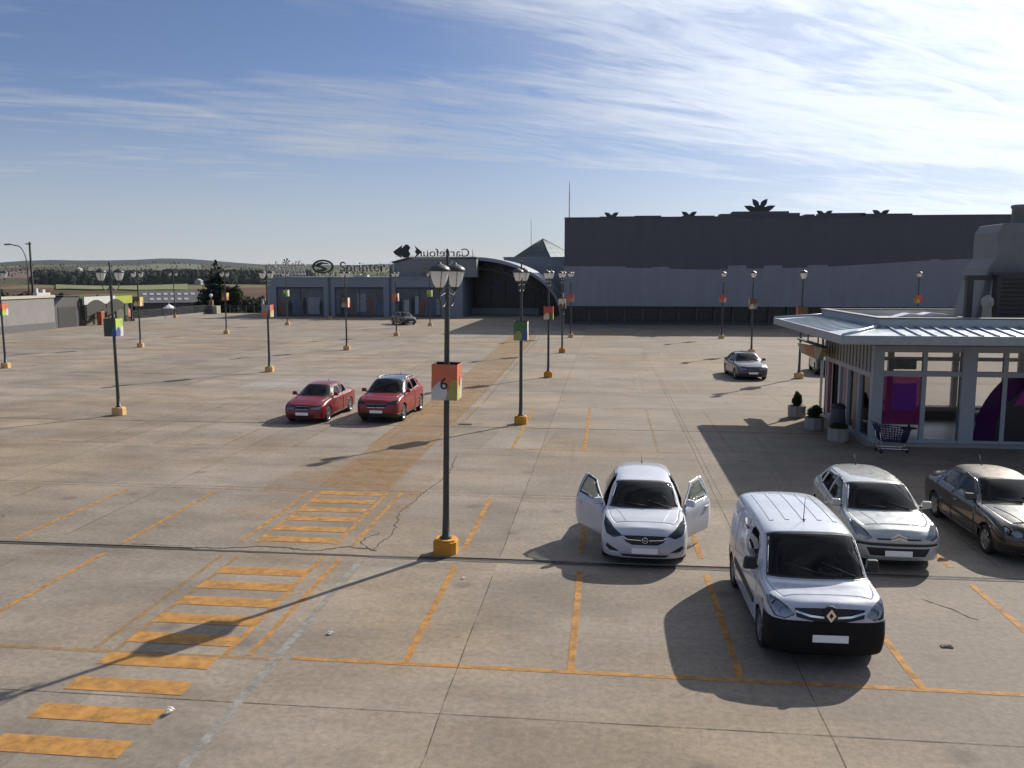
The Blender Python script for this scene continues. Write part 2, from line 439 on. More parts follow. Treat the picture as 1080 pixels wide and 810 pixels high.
def build_car(sp, name, label, cat, loc, rz, paint, k=(1,1,1), roof_paint=None, front=None, open_doors=0, bumper=None,
              rub=False, roofbars=False, van=False, plate=True, rimcol=ALLOY, lowdetail=False, spokes=5, antenna=True, group=None, platecol=None):
    car = thing(name, label, cat, loc, rz, group)
    sh = CarShell(sp, *k)
    kx, ky, kz = k; L, W, H = sh.L, sh.W, sh.H
    side = lambda f: abs(f.normal.x) > .25 and abs(f.calc_center_median().x) > .35*W/2
    sideR = lambda f: f.normal.x > .2 and f.calc_center_median().x > .3
    frontf = lambda f: f.normal.y < -.05 and f.calc_center_median().y < 1.0
    # wheel arches
    for wy in sp['wb']:
        rr = sp['rw']*1.16
        poly = [(wy+rr*math.cos(a)*kz/ky, .31+rr*math.sin(a)) for a in [2*math.pi*q/20 for q in range(20)]]
        sh.cut('x', poly, '_drop', side)
    # doors, glass, windscreen
    for d in sp['doors']: sh.cut('x', d, 'door', side)
    for g in sp['glass']: sh.cut('x', g, 'window', side)
    sh.param('windscreen', lambda s, t, c: 5.06 < s < 5.94 and t > 6.12)
    if not van: sh.param('rear_window', lambda s, t, c: 8.10 < s < 8.88 and t > 6.12)
    if roof_paint: sh.param('roof', lambda s, t, c: 5.94 < s < 8.10 and t > 6.12)
    sh.param('bonnet', lambda s, t, c: 1.8 < s < 5.0 and t > 6.0 and c.z > .70*kz and c.y > .19)
    # nose parts
    for nm, poly in front['cuts']:
        sh.cut('y', poly, nm, frontf)
        if nm in ('headlight', 'fog_light', 'side_intake', 'indicator'): sh.cut('y', [(-a, b) for a, b in poly][::-1], nm, frontf)
    if bumper:
        zb = bumper[0]
        sh.cut('y', [(-1.2, .05), (1.2, .05), (1.2, zb), (-1.2, zb)], 'bumper', lambda f: f.calc_center_median().y < .52*ky and sh.names[f[sh.part]] in ('body', 'bumper') and f.calc_center_median().z < zb+.1)
        sh.cut('y', [(-1.2, .05), (1.2, .05), (1.2, zb-.05), (-1.2, zb-.05)], 'bumper', lambda f: f.calc_center_median().y > L-.45 and sh.names[f[sh.part]] in ('body', 'bumper'))
    sh.drop()
    pm = paint
    sh.extract('body', 'body', pm, car)
    if 'bumper' in sh.names: sh.extract('bumper', 'bumper', bumper[1], car)
    sh.extract('bonnet', 'bonnet', pm, car, seam=.005)
    if roof_paint: sh.extract('roof', 'roof', roof_paint, car)
    sh.extract('windscreen', 'windscreen', [WIND, DARK], car, solid=0, frit=.035)
    if not van: sh.extract('rear_window', 'rear_window', [WIND, DARK], car, solid=0, frit=.03)
    dy = [sum(p[0] for p in d)/len(d)*ky for d in sp['doors']]
    split = (sp['doors'][0][2][0]+.03)*ky
    for sg in (1, -1):
        for q in range(2):
            inn = lambda c, sg=sg, q=q: c.x*sg > 0 and ((c.y < split) if q == 0 else (c.y >= split))
            hinge = None
            if q == 0 and open_doors:
                y0 = sp['doors'][0][-1][0]*ky; hinge = (sh.sd(y0+.06, .75, sg)-.01*sg, y0, 0)
            d = sh.extract('door', 'door', pm, car, keep=inn, seam=0 if hinge else .005, origin=hinge, solid=.035 if hinge else .02)
            if d is None: continue
            w = sh.extract('window', 'window', [SIDEG if hinge else WIND, DARK], d, keep=inn, solid=0, frit=.045 if hinge else .02, origin=hinge)
            if w: w.location = (0, 0, 0)
            hm = MB()                                                          # handle
            yh = (sp['doors'][q][2][0]-.20)*ky; zh = (sp['doors'][q][3][1]-.16)*kz
            if q == 1: yh = (3.20 if not van else 2.5)*ky
            xx = sh.sd(yh, zh, sg); off = hinge or (0, 0, 0)
            hm.box((xx+.015*sg-off[0], yh-off[1], zh), (.03, .18, .03))
            hm.build('handle', pm if not van else DARK, d, bevel=.008)
            if q == 0:                                                         # wing mirror
                ym = (sp['glass'][0][0][0]-.02)*ky; zm = (sp['glass'][0][0][1]+.02)*kz; xm = sh.sd(ym, zm-.03, sg)
                mm = MB(); hgt = .15 if not van else .21
                mm.box((xm+.12*sg-off[0], ym-.02-off[1], zm+.06), (.21, .12, hgt), tap=.82)
                mm.box((xm+.02*sg-off[0], ym-off[1], zm-.01), (.10, .06, .05), 1)
                mo = mm.build('wing_mirror', [DARK if van else pm, DARK], d if hinge else car, bevel=.035)
            if hinge:
                d.rotation_euler = (0, 0, R(open_doors if sg < 0 else -open_doors))
                lin_ = MB(); yc = dy[0]-hinge[1]
                lin_.box((-.075*sg, yc-.02, .60*kz), (.03, .85, .55)); lin_.box((-.10*sg, yc, .72*kz), (.05, .45, .06))
                lin_.build('door_lining', INNER, d, bevel=.02)
    # remaining windows (quarter glass) stay with the body
    if len(sp['glass']) > 2:
        pass
    # lights, grille
    for nm in dict.fromkeys(n for n, _ in front['cuts']):
        if nm in ('headlight', 'fog_light', 'side_intake', 'indicator'):
            for sg in (1, -1):
                kp = lambda c, sg=sg: c.x*sg > 0
                if nm == 'headlight':
                    hl = sh.extract(nm, nm, LENS, car, keep=kp, solid=0)
                    if hl is None: continue
                    sh.extract(nm, 'lamp_housing', front.get('housing', ALLOY), hl, keep=kp, solid=0, shift=(0, .05, -.01))
                    for bx, bz, br in front['bulbs']:
                        bx *= kx*sg; bz *= kz
                        yb = max(sh.fr(bx-br, bz), sh.fr(bx+br, bz), sh.fr(bx, bz+br))
                        rb = MB(); rb.lathe([(br, -.002), (br*.98, .0), (br*.8, .03), (br*.4, .05), (.004, .055)], (bx, yb+.02, bz), n=16, axis='y')
                        rb.lathe([(br*1.06, 0), (br*1.06, -.012), (br*.95, -.012), (br*.95, 0)], (bx, yb+.02, bz), n=16, axis='y')
                        rb.build('reflector', CHROME, hl)
                else:
                    sh.extract(nm, nm, DARK if nm != 'indicator' else LENS, car, keep=kp, solid=0, shift=(0, .02, 0))
        else:
            sh.extract(nm, nm, front.get(nm, DARK), car, solid=0, shift=(0, .015, 0))
    for fn in front.get('extra', []): fn(sh, car)
    # plate
    if plate:
        pz = front['plate']*kz; py = min(sh.fr(-.2, pz), sh.fr(0, pz), sh.fr(.2, pz))
        m = MB(); m.box((0, py-.012, pz), (.53, .016, .115)); m.build('number_plate', platecol or PLATE, car, bevel=.004)
    # chassis, wheels, cabin
    m = MB(); m.b2((-W/2+.29, .30, .17), (W/2-.29, L-.30, .36*kz)); m.b2((-W/2+.29, .30, .17), (W/2-.29, 1.15*ky, .62*kz))
    m.b2((-W/2+.12, 1.35*ky, .19), (W/2-.12, 3.0*ky, .27))
    m.build('chassis', INNER, car)
    for wy in sp['wb']:
        for sg in (1, -1): make_wheel(sp['rw']*kz if kz < 1.05 else sp['rw']*1.05, .205, car, W/2-.125, wy*ky, sg, spokes, rimcol)
    dash = MB(); yc = sp['l8'][5][1]*ky; zc = sp['l8'][5][2]*kz
    dash.box((0, yc+.36, zc-.16), (W*.78, .62, .18), tap=.9)
    dash.build('dashboard', INNER, car, bevel=.04)
    sw = MB(); cx = .36*kx; a = R(25)
    ring = [(cx+.18*math.cos(t), yc+.62+.18*math.sin(t)*math.sin(a), zc-.04+.18*math.sin(t)*math.cos(a)) for t in [2*math.pi*q/20 for q in range(21)]]
    sw.tube(ring, .016, 6, cap=False); sw.box((cx, yc+.60, zc-.04), (.30, .05, .06))
    sw.build('steering_wheel', DARK, car)
    seats(car, sh, (1.98 if not van else 1.72)*ky, 1 if van else 2, van)
    wp = MB()
    for x0, x1 in ((-.52, .05), (.08, .60)):
        z0 = sh.top(x0*kx, yc+.12+.16*abs(x0)); z1 = sh.top(x1*kx, yc+.10)
        wp.tube([(x0*kx, yc+.17+.12*abs(x0), sh.top(x0*kx, yc+.17+.12*abs(x0))+.02), (x1*kx, yc+.06+.10*abs(x1), sh.top(x1*kx, yc+.06+.10*abs(x1))+.02)], .011, 5)
    wp.build('wiper', DARK, car)
    if antenna:
        an = MB(); ya = (sp['l8'][8][1]-.25)*ky if not van else 1.86
        z = sh.top(0, ya); an.tube([(0, ya, z-.02), (0, ya+.04, z+.05), (0, ya+(.16 if not van else -.02), z+(.22 if not van else .42))], [.02, .008, .004], 6)
        an.build('antenna', DARK, car)
    if roofbars:
        rb = MB()
        for sg in (1, -1):
            xs = sp['l6'][7][0]*kx*.96*sg
            rb.tube([(xs, y*ky, sh.top(xs, y*ky)+.045) for y in (2.15, 2.5, 3.0, 3.45)], .018, 6)
            for y in (2.15, 3.45): rb.tube([(xs, y*ky, sh.top(xs, y*ky)-.02), (xs, y*ky, sh.top(xs, y*ky)+.045)], .02, 6)
        rb.build('roof_rail', ALLOY, car)
    if rub:
        rm = MB(); sh.side_strip(rm, *rub); rm.build('side_moulding', DARK, car)
    return car, sh
# ------------------------------------------------------------------ car faces
def ell(cx, cz, a, b, n=14): return [(cx+a*math.cos(2*math.pi*q/n), cz+b*math.sin(2*math.pi*q/n)) for q in range(n)]

def emblem_ring(z, r):
    def fn(sh, car):
        m = MB(); y = sh.fr(0, z*sh.kz)-.02
        m.tube([(r*math.cos(t), y, z*sh.kz+r*math.sin(t)) for t in [2*math.pi*q/20 for q in range(21)]], r*.16, 6, cap=False)
        m.prism([(-r*1.15, z*sh.kz-r*.1), (r*.25, z*sh.kz+r*.05), (-r*.1, z*sh.kz-r*.28), (r*1.15, z*sh.kz+r*.1), (-r*.25, z*sh.kz-.05*r), (r*.1, z*sh.kz+r*.28)], y-.01, y+.01)
        m.build('emblem', CHROME, car)
    return fn
def emblem_diamond(z, a, b):
    def fn(sh, car):
        m = MB(); zz = z*sh.kz; y = sh.fr(0, zz)-.03
        out = [(0, zz+b), (a, zz), (0, zz-b), (-a, zz)]; inn = [(0, zz+b*.45), (a*.42, zz), (0, zz-b*.45), (-a*.42, zz)]
        for i in range(4):
            j = (i+1) % 4
            m.prism([out[i], out[j], inn[j], inn[i]], y-.015, y+.03)
        m.build('emblem', CHROME, car)
        c = MB(); c.prism(ell(0, zz+.02, a*1.35, b*1.15), y+.02, y+.06); c.build('emblem_mount', DARK, car)
    return fn
def emblem_chevrons(z, w):
    def fn(sh, car):
        m = MB()
        for dz in (0, .055):
            zz = (z+dz)*sh.kz; y = sh.fr(0, zz)-.012
            for sg in (1, -1): m.prism([(0, zz+.035), (w*sg, zz-.03), (w*sg, zz-.055), (0, zz+.005)], y-.012, y+.02)
        m.build('emblem', CHROME, car)
        g = MB(); sh.front_strip(g, [(-.42, (z-.015)*sh.kz), (-w, (z-.012)*sh.kz)], .03); sh.front_strip(g, [(w, (z-.012)*sh.kz), (.42, (z-.015)*sh.kz)], .03)
        g.build('grille_bar', DARK, car)
    return fn
def strips(name, m_, lines, h, t=.014):
    def fn(sh, car):
        m = MB()
        for ln in lines:
            for sg in (1, -1): sh.front_strip(m, [(x*sh.kx*sg, z*sh.kz) for x, z in ln], h, t)
        m.build(name, m_, car)
    return fn
def bonnet_lines(lines, w=.02, t=.006, m_=None):
    def fn(sh, car):
        m = MB()
        for ln in lines:
            for sg in (1, -1): sh.top_strip(m, [(x*sh.kx*sg, y*sh.ky) for x, y in ln], w, t)
        m.build('bonnet_crease', m_, car)
    return fn

PA_WHITE = WHITE
PA_VAN = mat('white_van_paint', (.46,.50,.58), .3, 0, .8, var=.03)
PA_SILVER = mat('pale_silver_paint', (.40,.42,.42), .3, .35, .9, var=.05)
PA_BLACK = mat('dark_metallic_paint', (.022,.020,.019), .30, .3, 1, var=.1)
PA_RED = mat('red_paint', (.165,.004,.010), .35, 0, .45, var=.04)
PA_RED2 = mat('bright_red_paint', (.20,.005,.011), .35, 0, .45, var=.04)
PA_PLUM = mat('grey_violet_paint', (.045,.037,.055), .3, .3, 1, var=.05)
PA_NIGHT = mat('black_paint', (.015,.016,.02), .3, .2, 1)
DUST = mat('dusty_roof_paint', (.11,.095,.075), .42, .2, .4, var=.15, scale=9)
GREYT = mat('grey_bumper', (.16,.16,.165), .5)

F_HATCH = dict(plate=.40, bulbs=[(.62,.765,.055),(.74,.815,.045)], housing=mat('dark_housing',(.05,.05,.055),.3,.5),
  cuts=[('headlight', [(.45,0.700),(.62,0.645),(.775,0.700),(.845,0.845),(.82,0.925),(.72,0.880),(.60,0.790)]),
        ('grille', [(-.45,0.700),(-.2,0.710),(.2,0.710),(.45,0.700),(.38,0.575),(.26,0.520),(-.26,0.520),(-.38,0.575)]),
        ('side_intake', [(.50,0.355),(.72,0.360),(.80,0.430),(.77,0.505),(.60,0.420)]),
        ('lower_grille', [(-.52,0.310),(.52,0.310),(.42,0.245),(-.42,0.245)])],
  extra=[strips('grille_bar', CHROME, [[(.08,.62),(.36,.63),(.44,.685)]], .018), emblem_ring(.62, .055), bonnet_lines([[(.36,.40),(.56,1.05)]], .03, .006, PA_WHITE)])
F_ROUND = dict(plate=.39, bulbs=[(.66,.785,.06),(.74,.845,.05)], housing=ALLOY,
  cuts=[('headlight', [(.50,0.685),(.66,0.645),(.79,0.705),(.85,0.845),(.80,0.915),(.66,0.845)]),
        ('grille', [(-.80,0.590),(.80,0.590),(.80,0.535),(-.80,0.535)]),
        ('lower_grille', [(-.62,0.495),(.62,0.495),(.54,0.320),(-.54,0.320)])],
  extra=[emblem_chevrons(.69, .16), bonnet_lines([[(.30,.34),(.52,1.0)]], .025, .006, PA_SILVER)])
F_VAN = dict(plate=.52, bulbs=[(.67,.885,.07),(.78,.96,.05)], housing=ALLOY,
  cuts=[('headlight', [(.52,.86),(.66,.79),(.81,.805),(.875,.92),(.872,1.0),(.83,1.045),(.74,1.03),(.62,.965)]),
        ('grille', [(-.52,0.955),(-.2,0.970),(.2,0.970),(.52,0.955),(.50,0.830),(.22,0.770),(-.22,0.770),(-.50,0.830)])],
  extra=[strips('grille_bar', CHROME, [[(.10,.845),(.30,.86),(.52,.92)]], .03, .02), emblem_diamond(.88, .075, .105)])
F_SEDAN = dict(plate=.40, bulbs=[(.56,.665,.075),(.72,.675,.06)], housing=ALLOY,
  cuts=[('headlight', ell(.555,.665,.11,.085)+[]), ('indicator', ell(.735,.69,.085,.075)),
        ('grille', [(-.30,.725),(.30,.725),(.24,.535),(-.24,.535)]), ('lower_grille', [(-.55,.33),(.55,.33),(.50,.25),(-.50,.25)])],
  extra=[strips('grille_bar', CHROME, [[(0,.57),(.25,.57)],[(0,.61),(.26,.61)],[(0,.65),(.27,.65)],[(0,.69),(.28,.69)],[(0,.735),(.31,.735)]], .012),
         bonnet_lines([[(.30,.32),(.60,1.15)]], .03, .010, PA_BLACK)])
F_OLD = dict(plate=.42, bulbs=[(.55,.66,.06),(.66,.67,.06)], housing=ALLOY,
  cuts=[('headlight', [(.34,.72),(.76,.735),(.80,.66),(.72,.60),(.36,.60)]),
        ('grille', [(-.30,.715),(.30,.715),(.28,.60),(-.28,.60)]), ('lower_grille', [(-.55,.36),(.55,.36),(.50,.26),(-.50,.26)])],
  extra=[strips('grille_bar', CHROME, [[(.02,.72),(.29,.72)],[(.02,.605),(.28,.605)],[(.018,.66),(.022,.66)]], .012)])
F_SUV = dict(plate=.44, bulbs=[(.62,.765,.055),(.72,.785,.05)], housing=mat('dark_housing',(.05,.05,.055),.3,.5),
  cuts=[('headlight', [(.42,0.725),(.74,0.675),(.82,0.785),(.80,0.865),(.62,0.805)]),
        ('grille', [(-.42,0.725),(.42,0.725),(.36,0.575),(-.36,0.575)]), ('lower_grille', [(-.66,0.380),(.66,0.380),(.56,0.250),(-.56,0.250)])],
  extra=[strips('grille_bar', CHROME, [[(.02,.71),(.41,.71)],[(.02,.59),(.36,.59)]], .014)])

def cars():
    hatch, sh = build_car(HATCH, 'hatchback_car', 'white hatchback standing with both front doors open', 'car', (.83, 17.10, 0), R(-1.0), PA_WHITE,
              front=F_HATCH, open_doors=30, k=(1.0, 1, 1))
    van, vs = build_car(VAN, 'delivery_van', 'white panel van with black front bumper, parked nearest the camera', 'van', (3.43, 12.85, 0), R(1.0), PA_VAN,
              front=F_VAN, van=True, bumper=(.775, mat('black_bumper', (.009,.009,.010), .7, spec=.25)), rub=(1.25, 3.15, .62, .66, .10), rimcol=mat('steel_wheel', (.25,.25,.26), .5, .6))
    rr = MB()
    for x in (-.52, -.26, .02, .28, .54): vs.top_strip(rr, [(x, 1.95), (x, 3.75)], .07, .009, n=16)
    rr.build('roof_rib', PA_VAN, van)
    dd = MB(); z = vs.top(.1, 1.12)
    paper = mat('pale_green_paper', (.75,.85,.72), .8)
    dd.tube([(.30+.17*math.cos(t), 1.22+.10*math.sin(t), 1.16+.03*math.sin(t)) for t in [R(a) for a in range(150, 400, 20)]], .035, 6)
    dd.build('dashboard_cloth', paper, van)
    vent = MB()
    for sg in (1, -1): vent.box((vs.sd(.62, .86, sg)-.01*sg, .62, .86), (.03, .09, .06))
    vent.build('side_indicator', mat('amber_lens', (.5,.18,.03), .2), van)
    build_car(HATCH, 'hatchback_car', 'silver hatchback with black bumper strips, parked between white van and dark saloon', 'car', (5.93, 17.52, 0), R(-1.0), PA_SILVER,
              k=(1.0, .985, 1.0), front=F_ROUND, rub=(1.25, 3.2, .50, .52, .06), spokes=7)
    build_car(SEDAN, 'saloon_car', 'dark saloon with dusty roof and chrome grille at the right edge', 'car', (9.08, 18.15, 0), R(.5), PA_BLACK,
              roof_paint=DUST, front=F_SEDAN, rub=(1.0, 3.9, .52, .54, .05), spokes=7)
    build_car(SEDAN, 'saloon_car', 'red saloon with twin grille openings beside the red crossover', 'car', (-12.15, 32.95, 0), R(-2.5), PA_RED,
              k=(.955, .925, .985), front=F_OLD, platecol=PLATE, spokes=6)
    build_car(HATCH, 'crossover_car', 'red crossover with black roof and silver roof rails', 'car', (-9.2, 33.35, 0), R(-3.0), PA_RED2,
              k=(1.02, 1.0, 1.12), roof_paint=PA_NIGHT, front=F_SUV, bumper=(.36, DARK), roofbars=True, platecol=PLATE)
    build_car(SEDAN, 'saloon_car', 'small dark violet saloon alone in the far rows by a lamp post', 'car', (8.3, 49.5, 0), R(4.0), PA_PLUM,
              k=(1.0, .94, 1.0), front=F_OLD, platecol=PLATE)
    build_car(HATCH, 'hatchback_car', 'black car parked in front of the shop windows, farthest of all', 'car', (-23.0, 99.6, 0), R(38), PA_NIGHT,
              k=(.98, .95, 1.02), front=F_ROUND, platecol=PLATE)
    build_car(HATCH, 'crossover_car', 'dark car half hidden behind the glass kiosk', 'car', (13.3, 52.2, 0), R(-6), PA_NIGHT,
              k=(1.0, 1.0, 1.12), front=F_SUV, roofbars=False, platecol=PLATE)
# ------------------------------------------------------------------ light, sky, camera
SUN = Vector((.59*math.cos(R(32.3)), .807*math.cos(R(32.3)), math.sin(R(32.3)))).normalized()
SUN_EN, SKY_STR, EXPO = 5.0, .056, 0.34
def light():
    su = bpy.data.lights.new('sun', 'SUN'); su.energy = SUN_EN; su.angle = R(.5); su.color = (1, .92, .80)
    so = bpy.data.objects.new('sun', su); COL.objects.link(so); so.location = (40, 60, 60)
    so.rotation_euler = SUN.to_track_quat('Z', 'Y').to_euler()
    w = bpy.data.worlds.new('World'); S.world = w; w.use_nodes = True
    nt = w.node_tree; bg = nt.nodes['Background']; N = nt.nodes.new; Lk = nt.links.new
    sky = N('ShaderNodeTexSky'); sky.sky_type = 'NISHITA'; sky.sun_disc = False
    sky.sun_elevation = math.asin(SUN.z); sky.sun_rotation = math.atan2(SUN.x, SUN.y)
    sky.altitude = 800; sky.air_density = 1.0; sky.dust_density = .25; sky.ozone_density = 3.5
    tc = N('ShaderNodeTexCoord'); sp = N('ShaderNodeSeparateXYZ'); Lk(tc.outputs['Generated'], sp.inputs[0])
    def math_(op, a, b=None, clamp=False):
        n = N('ShaderNodeMath'); n.operation = op; n.use_clamp = clamp
        for i, v in enumerate((a, b)):
            if v is None: continue
            if isinstance(v, (int, float)): n.inputs[i].default_value = v
            else: Lk(v, n.inputs[i])
        return n.outputs[0]
    def rng(v, a, b, c, d, smooth=True):
        n = N('ShaderNodeMapRange'); n.interpolation_type = 'SMOOTHSTEP' if smooth else 'LINEAR'
        for i, q in enumerate((a, b, c, d)): n.inputs[i+1].default_value = q
        Lk(v, n.inputs[0]); return n.outputs[0]
    den = math_('ADD', math_('MAXIMUM', sp.outputs[2], 0.0), .09)
    px = math_('DIVIDE', sp.outputs[0], den); py = math_('DIVIDE', sp.outputs[1], den)
    cb = N('ShaderNodeCombineXYZ'); Lk(px, cb.inputs[0]); Lk(py, cb.inputs[1])
    def noise(rot, sc, scale, det, ro=.55, dist=0, off=(0,0,0)):
        vr = N('ShaderNodeVectorRotate'); vr.rotation_type = 'Z_AXIS'; vr.inputs['Angle'].default_value = R(rot); Lk(cb.outputs[0], vr.inputs['Vector'])
        mp = N('ShaderNodeMapping'); mp.inputs['Scale'].default_value = sc; mp.inputs['Location'].default_value = off
        Lk(vr.outputs[0], mp.inputs[0])
        n = N('ShaderNodeTexNoise'); n.inputs['Scale'].default_value = scale; n.inputs['Detail'].default_value = det; n.inputs['Roughness'].default_value = ro; n.inputs['Distortion'].default_value = dist
        Lk(mp.outputs[0], n.inputs['Vector']); return n.outputs['Fac']
    streak = noise(-20, (.26, 1.25, 1), 1.5, 11, .60, .9)
    fine = noise(-34, (.5, 2.2, 1), 3.2, 10, .66, 1.4, (3, 1, 0))
    big = noise(-8, (.35, .8, 1), .75, 3, .5, .2, (1.7, 4.2, 0))
    sunv = N('ShaderNodeVectorMath'); sunv.operation = 'DOT_PRODUCT'; Lk(tc.outputs['Generated'], sunv.inputs[0]); sunv.inputs[1].default_value = SUN
    near = rng(sunv.outputs['Value'], .62, .985, 0, 1)                  # cirrus is thicker and brighter towards the sun
    f = math_('ADD', math_('MULTIPLY', streak, .62), math_('MULTIPLY', fine, .38))
    f = math_('ADD', f, math_('MULTIPLY', math_('SUBTRACT', big, .5), .50))
    f = math_('ADD', f, math_('MULTIPLY', near, .27))
    cov = rng(f, .415, .77, .03, .90)
    veil = rng(sp.outputs[2], .0, .22, .62, 0)                        # pale air along the horizon
    cov = math_('MAXIMUM', cov, veil); cov = math_('MAXIMUM', cov, math_('MULTIPLY', near, .62))
    mx = N('ShaderNodeMix'); mx.data_type = 'RGBA'
    tn = N('ShaderNodeVectorMath'); tn.operation = 'MULTIPLY'; tn.inputs[1].default_value = (1.10, 1.04, 1.17); Lk(sky.outputs[0], tn.inputs[0])
    Lk(cov, mx.inputs['Factor']); Lk(tn.outputs[0], mx.inputs[6])
    cc = N('ShaderNodeVectorMath'); cc.operation = 'SCALE'; cc.inputs[0].default_value = (10.0, 10.7, 11.9)
    Lk(math_('ADD', math_('MULTIPLY', near, .95), .70), cc.inputs['Scale'])
    Lk(cc.outputs[0], mx.inputs[7]); Lk(mx.outputs[2], bg.inputs['Color'])
    bg.inputs['Strength'].default_value = SKY_STR
    S.view_settings.view_transform = 'Standard'; S.view_settings.look = 'None'; S.view_settings.gamma = 1
    S.view_settings.exposure = EXPO; S.view_settings.use_curve_mapping = False
    c = bpy.data.cameras.new('camera'); co = bpy.data.objects.new('camera', c); COL.objects.link(co); S.camera = co
    co.location = (0, 0, 6.0); co.rotation_euler = (math.pi/2-math.atan(116/905), 0, R(6.3))
    c.sensor_width = 36; c.lens = 905/1080*36; c.clip_end = 30000; c.clip_start = .1
    S.cycles.max_bounces = 6; S.cycles.transparent_max_bounces = 16; S.cycles.use_denoising = True

# ------------------------------------------------------------------ ground
def concrete(name, base, slab=(5.1, 5.35), stain=1.0):
    m = bpy.data.materials.new(name); m.use_nodes = True; MATS[name] = m
    nt = m.node_tree; b = nt.nodes['Principled BSDF']; N = nt.nodes.new; Lk = nt.links.new
    tc = N('ShaderNodeTexCoord'); P = tc.outputs['Object']
    def noise(scale, det, ro, sc=(1,1,1), off=(0,0,0), dist=0):
        mp = N('ShaderNodeMapping'); mp.inputs['Scale'].default_value = sc; mp.inputs['Location'].default_value = off; Lk(P, mp.inputs[0])
        n = N('ShaderNodeTexNoise'); n.inputs['Scale'].default_value = scale; n.inputs['Detail'].default_value = det; n.inputs['Roughness'].default_value = ro; n.inputs['Distortion'].default_value = dist
        Lk(mp.outputs[0], n.inputs['Vector']); return n.outputs['Fac']
    def rng(v, a, b_, c, d):
        n = N('ShaderNodeMapRange'); n.interpolation_type = 'SMOOTHSTEP'
        for i, q in enumerate((a, b_, c, d)): n.inputs[i+1].default_value = q
        Lk(v, n.inputs[0]); return n.outputs[0]
    def mix(f, a, c, mode='MIX'):
        n = N('ShaderNodeMix'); n.data_type = 'RGBA'; n.blend_type = mode
        if isinstance(f, (int, float)): n.inputs[0].default_value = f
        else: Lk(f, n.inputs[0])
        for i, v in ((6, a), (7, c)):
            if isinstance(v, tuple): n.inputs[i].default_value = v
            else: Lk(v, n.inputs[i])
        return n.outputs[2]
    def k(v):
        n = N('ShaderNodeCombineXYZ')
        for i in range(3): Lk(v, n.inputs[i])
        return n.outputs[0]
    r, g, bl = base
    big = noise(.09, 5, .6, off=(5,2,0)); mid = noise(.55, 8, .65, (.55,1,1)); fine = noise(9, 5, .7); speck = noise(60, 3, .7)
    ochre = mix(rng(big, .42, .66, 0, 1), (r*.98, g*.99, bl*1.03, 1), (r*1.06, g*.98, bl*.87, 1))
    c = mix(1, ochre, k(rng(mid, .28, .72, .76, 1.24)), 'MULTIPLY')
    c = mix(1, c, k(rng(fine, .3, .7, .84, 1.16)), 'MULTIPLY')
    c = mix(1, c, k(rng(speck, .3, .7, .86, 1.13)), 'MULTIPLY')
    # every slab was poured on its own day
    mp = N('ShaderNodeVectorMath'); mp.operation = 'DIVIDE'; mp.inputs[1].default_value = (slab[0], slab[1], 1)
    of = N('ShaderNodeVectorMath'); of.operation = 'ADD'; of.inputs[1].default_value = (2.2, 4.7, 0); Lk(P, of.inputs[0]); Lk(of.outputs[0], mp.inputs[0])
    fl = N('ShaderNodeVectorMath'); fl.operation = 'FLOOR'; Lk(mp.outputs[0], fl.inputs[0])
    wn = N('ShaderNodeTexWhiteNoise'); wn.noise_dimensions = '2D'; Lk(fl.outputs[0], wn.inputs['Vector'])
    c = mix(1, c, k(rng(wn.outputs['Value'], 0, 1, .90, 1.09)), 'MULTIPLY')
    # drifted dirt, tyre marks and oil
    dirt = rng(noise(.22, 9, .72, (.5,1.2,1), (9,3,0), .6), .52, .72, 0, .42*stain)
    c = mix(dirt, c, (r*.52, g*.52, bl*.54, 1))
    pale = rng(noise(.3, 7, .7, (.7,1.3,1), (1,8,0), .4), .56, .74, 0, .35)
    c = mix(pale, c, (r*1.30, g*1.32, bl*1.36, 1))
    oil = rng(noise(.8, 4, .55, off=(2,6,0), dist=.3), .69, .76, 0, .55*stain)
    c = mix(oil, c, (r*.33, g*.33, bl*.35, 1))
    vo = N('ShaderNodeTexVoronoi'); vo.inputs['Scale'].default_value = .62; vo.inputs['Randomness'].default_value = 1
    wb = N('ShaderNodeMix'); wb.data_type = 'RGBA'; wb.inputs[0].default_value = .06; Lk(P, wb.inputs[6])
    wn2 = N('ShaderNodeTexNoise'); wn2.inputs['Scale'].default_value = 3; wn2.inputs['Detail'].default_value = 4; Lk(P, wn2.inputs['Vector']); Lk(wn2.outputs['Color'], wb.inputs[7]); Lk(wb.outputs[2], vo.inputs['Vector'])
    drip = rng(vo.outputs['Distance'], .05, .16, .5*stain, 0)
    c = mix(drip, c, (r*.45, g*.44, bl*.44, 1))
    tyre = rng(noise(1.0, 4, .6, (1.6,.05,1), (4,0,0)), .60, .72, 0, .28*stain)
    c = mix(tyre, c, (r*.5, g*.5, bl*.5, 1))
    Lk(c, b.inputs['Base Color'])
    Lk(rng(mid, .3, .7, .78, .95), b.inputs['Roughness']); b.inputs['Specular IOR Level'].default_value = .25
    bp = N('ShaderNodeBump'); bp.inputs['Strength'].default_value = .35; bp.inputs['Distance'].default_value = .012
    Lk(noise(22, 6, .75), bp.inputs['Height']); Lk(bp.outputs[0], b.inputs['Normal'])
    return m

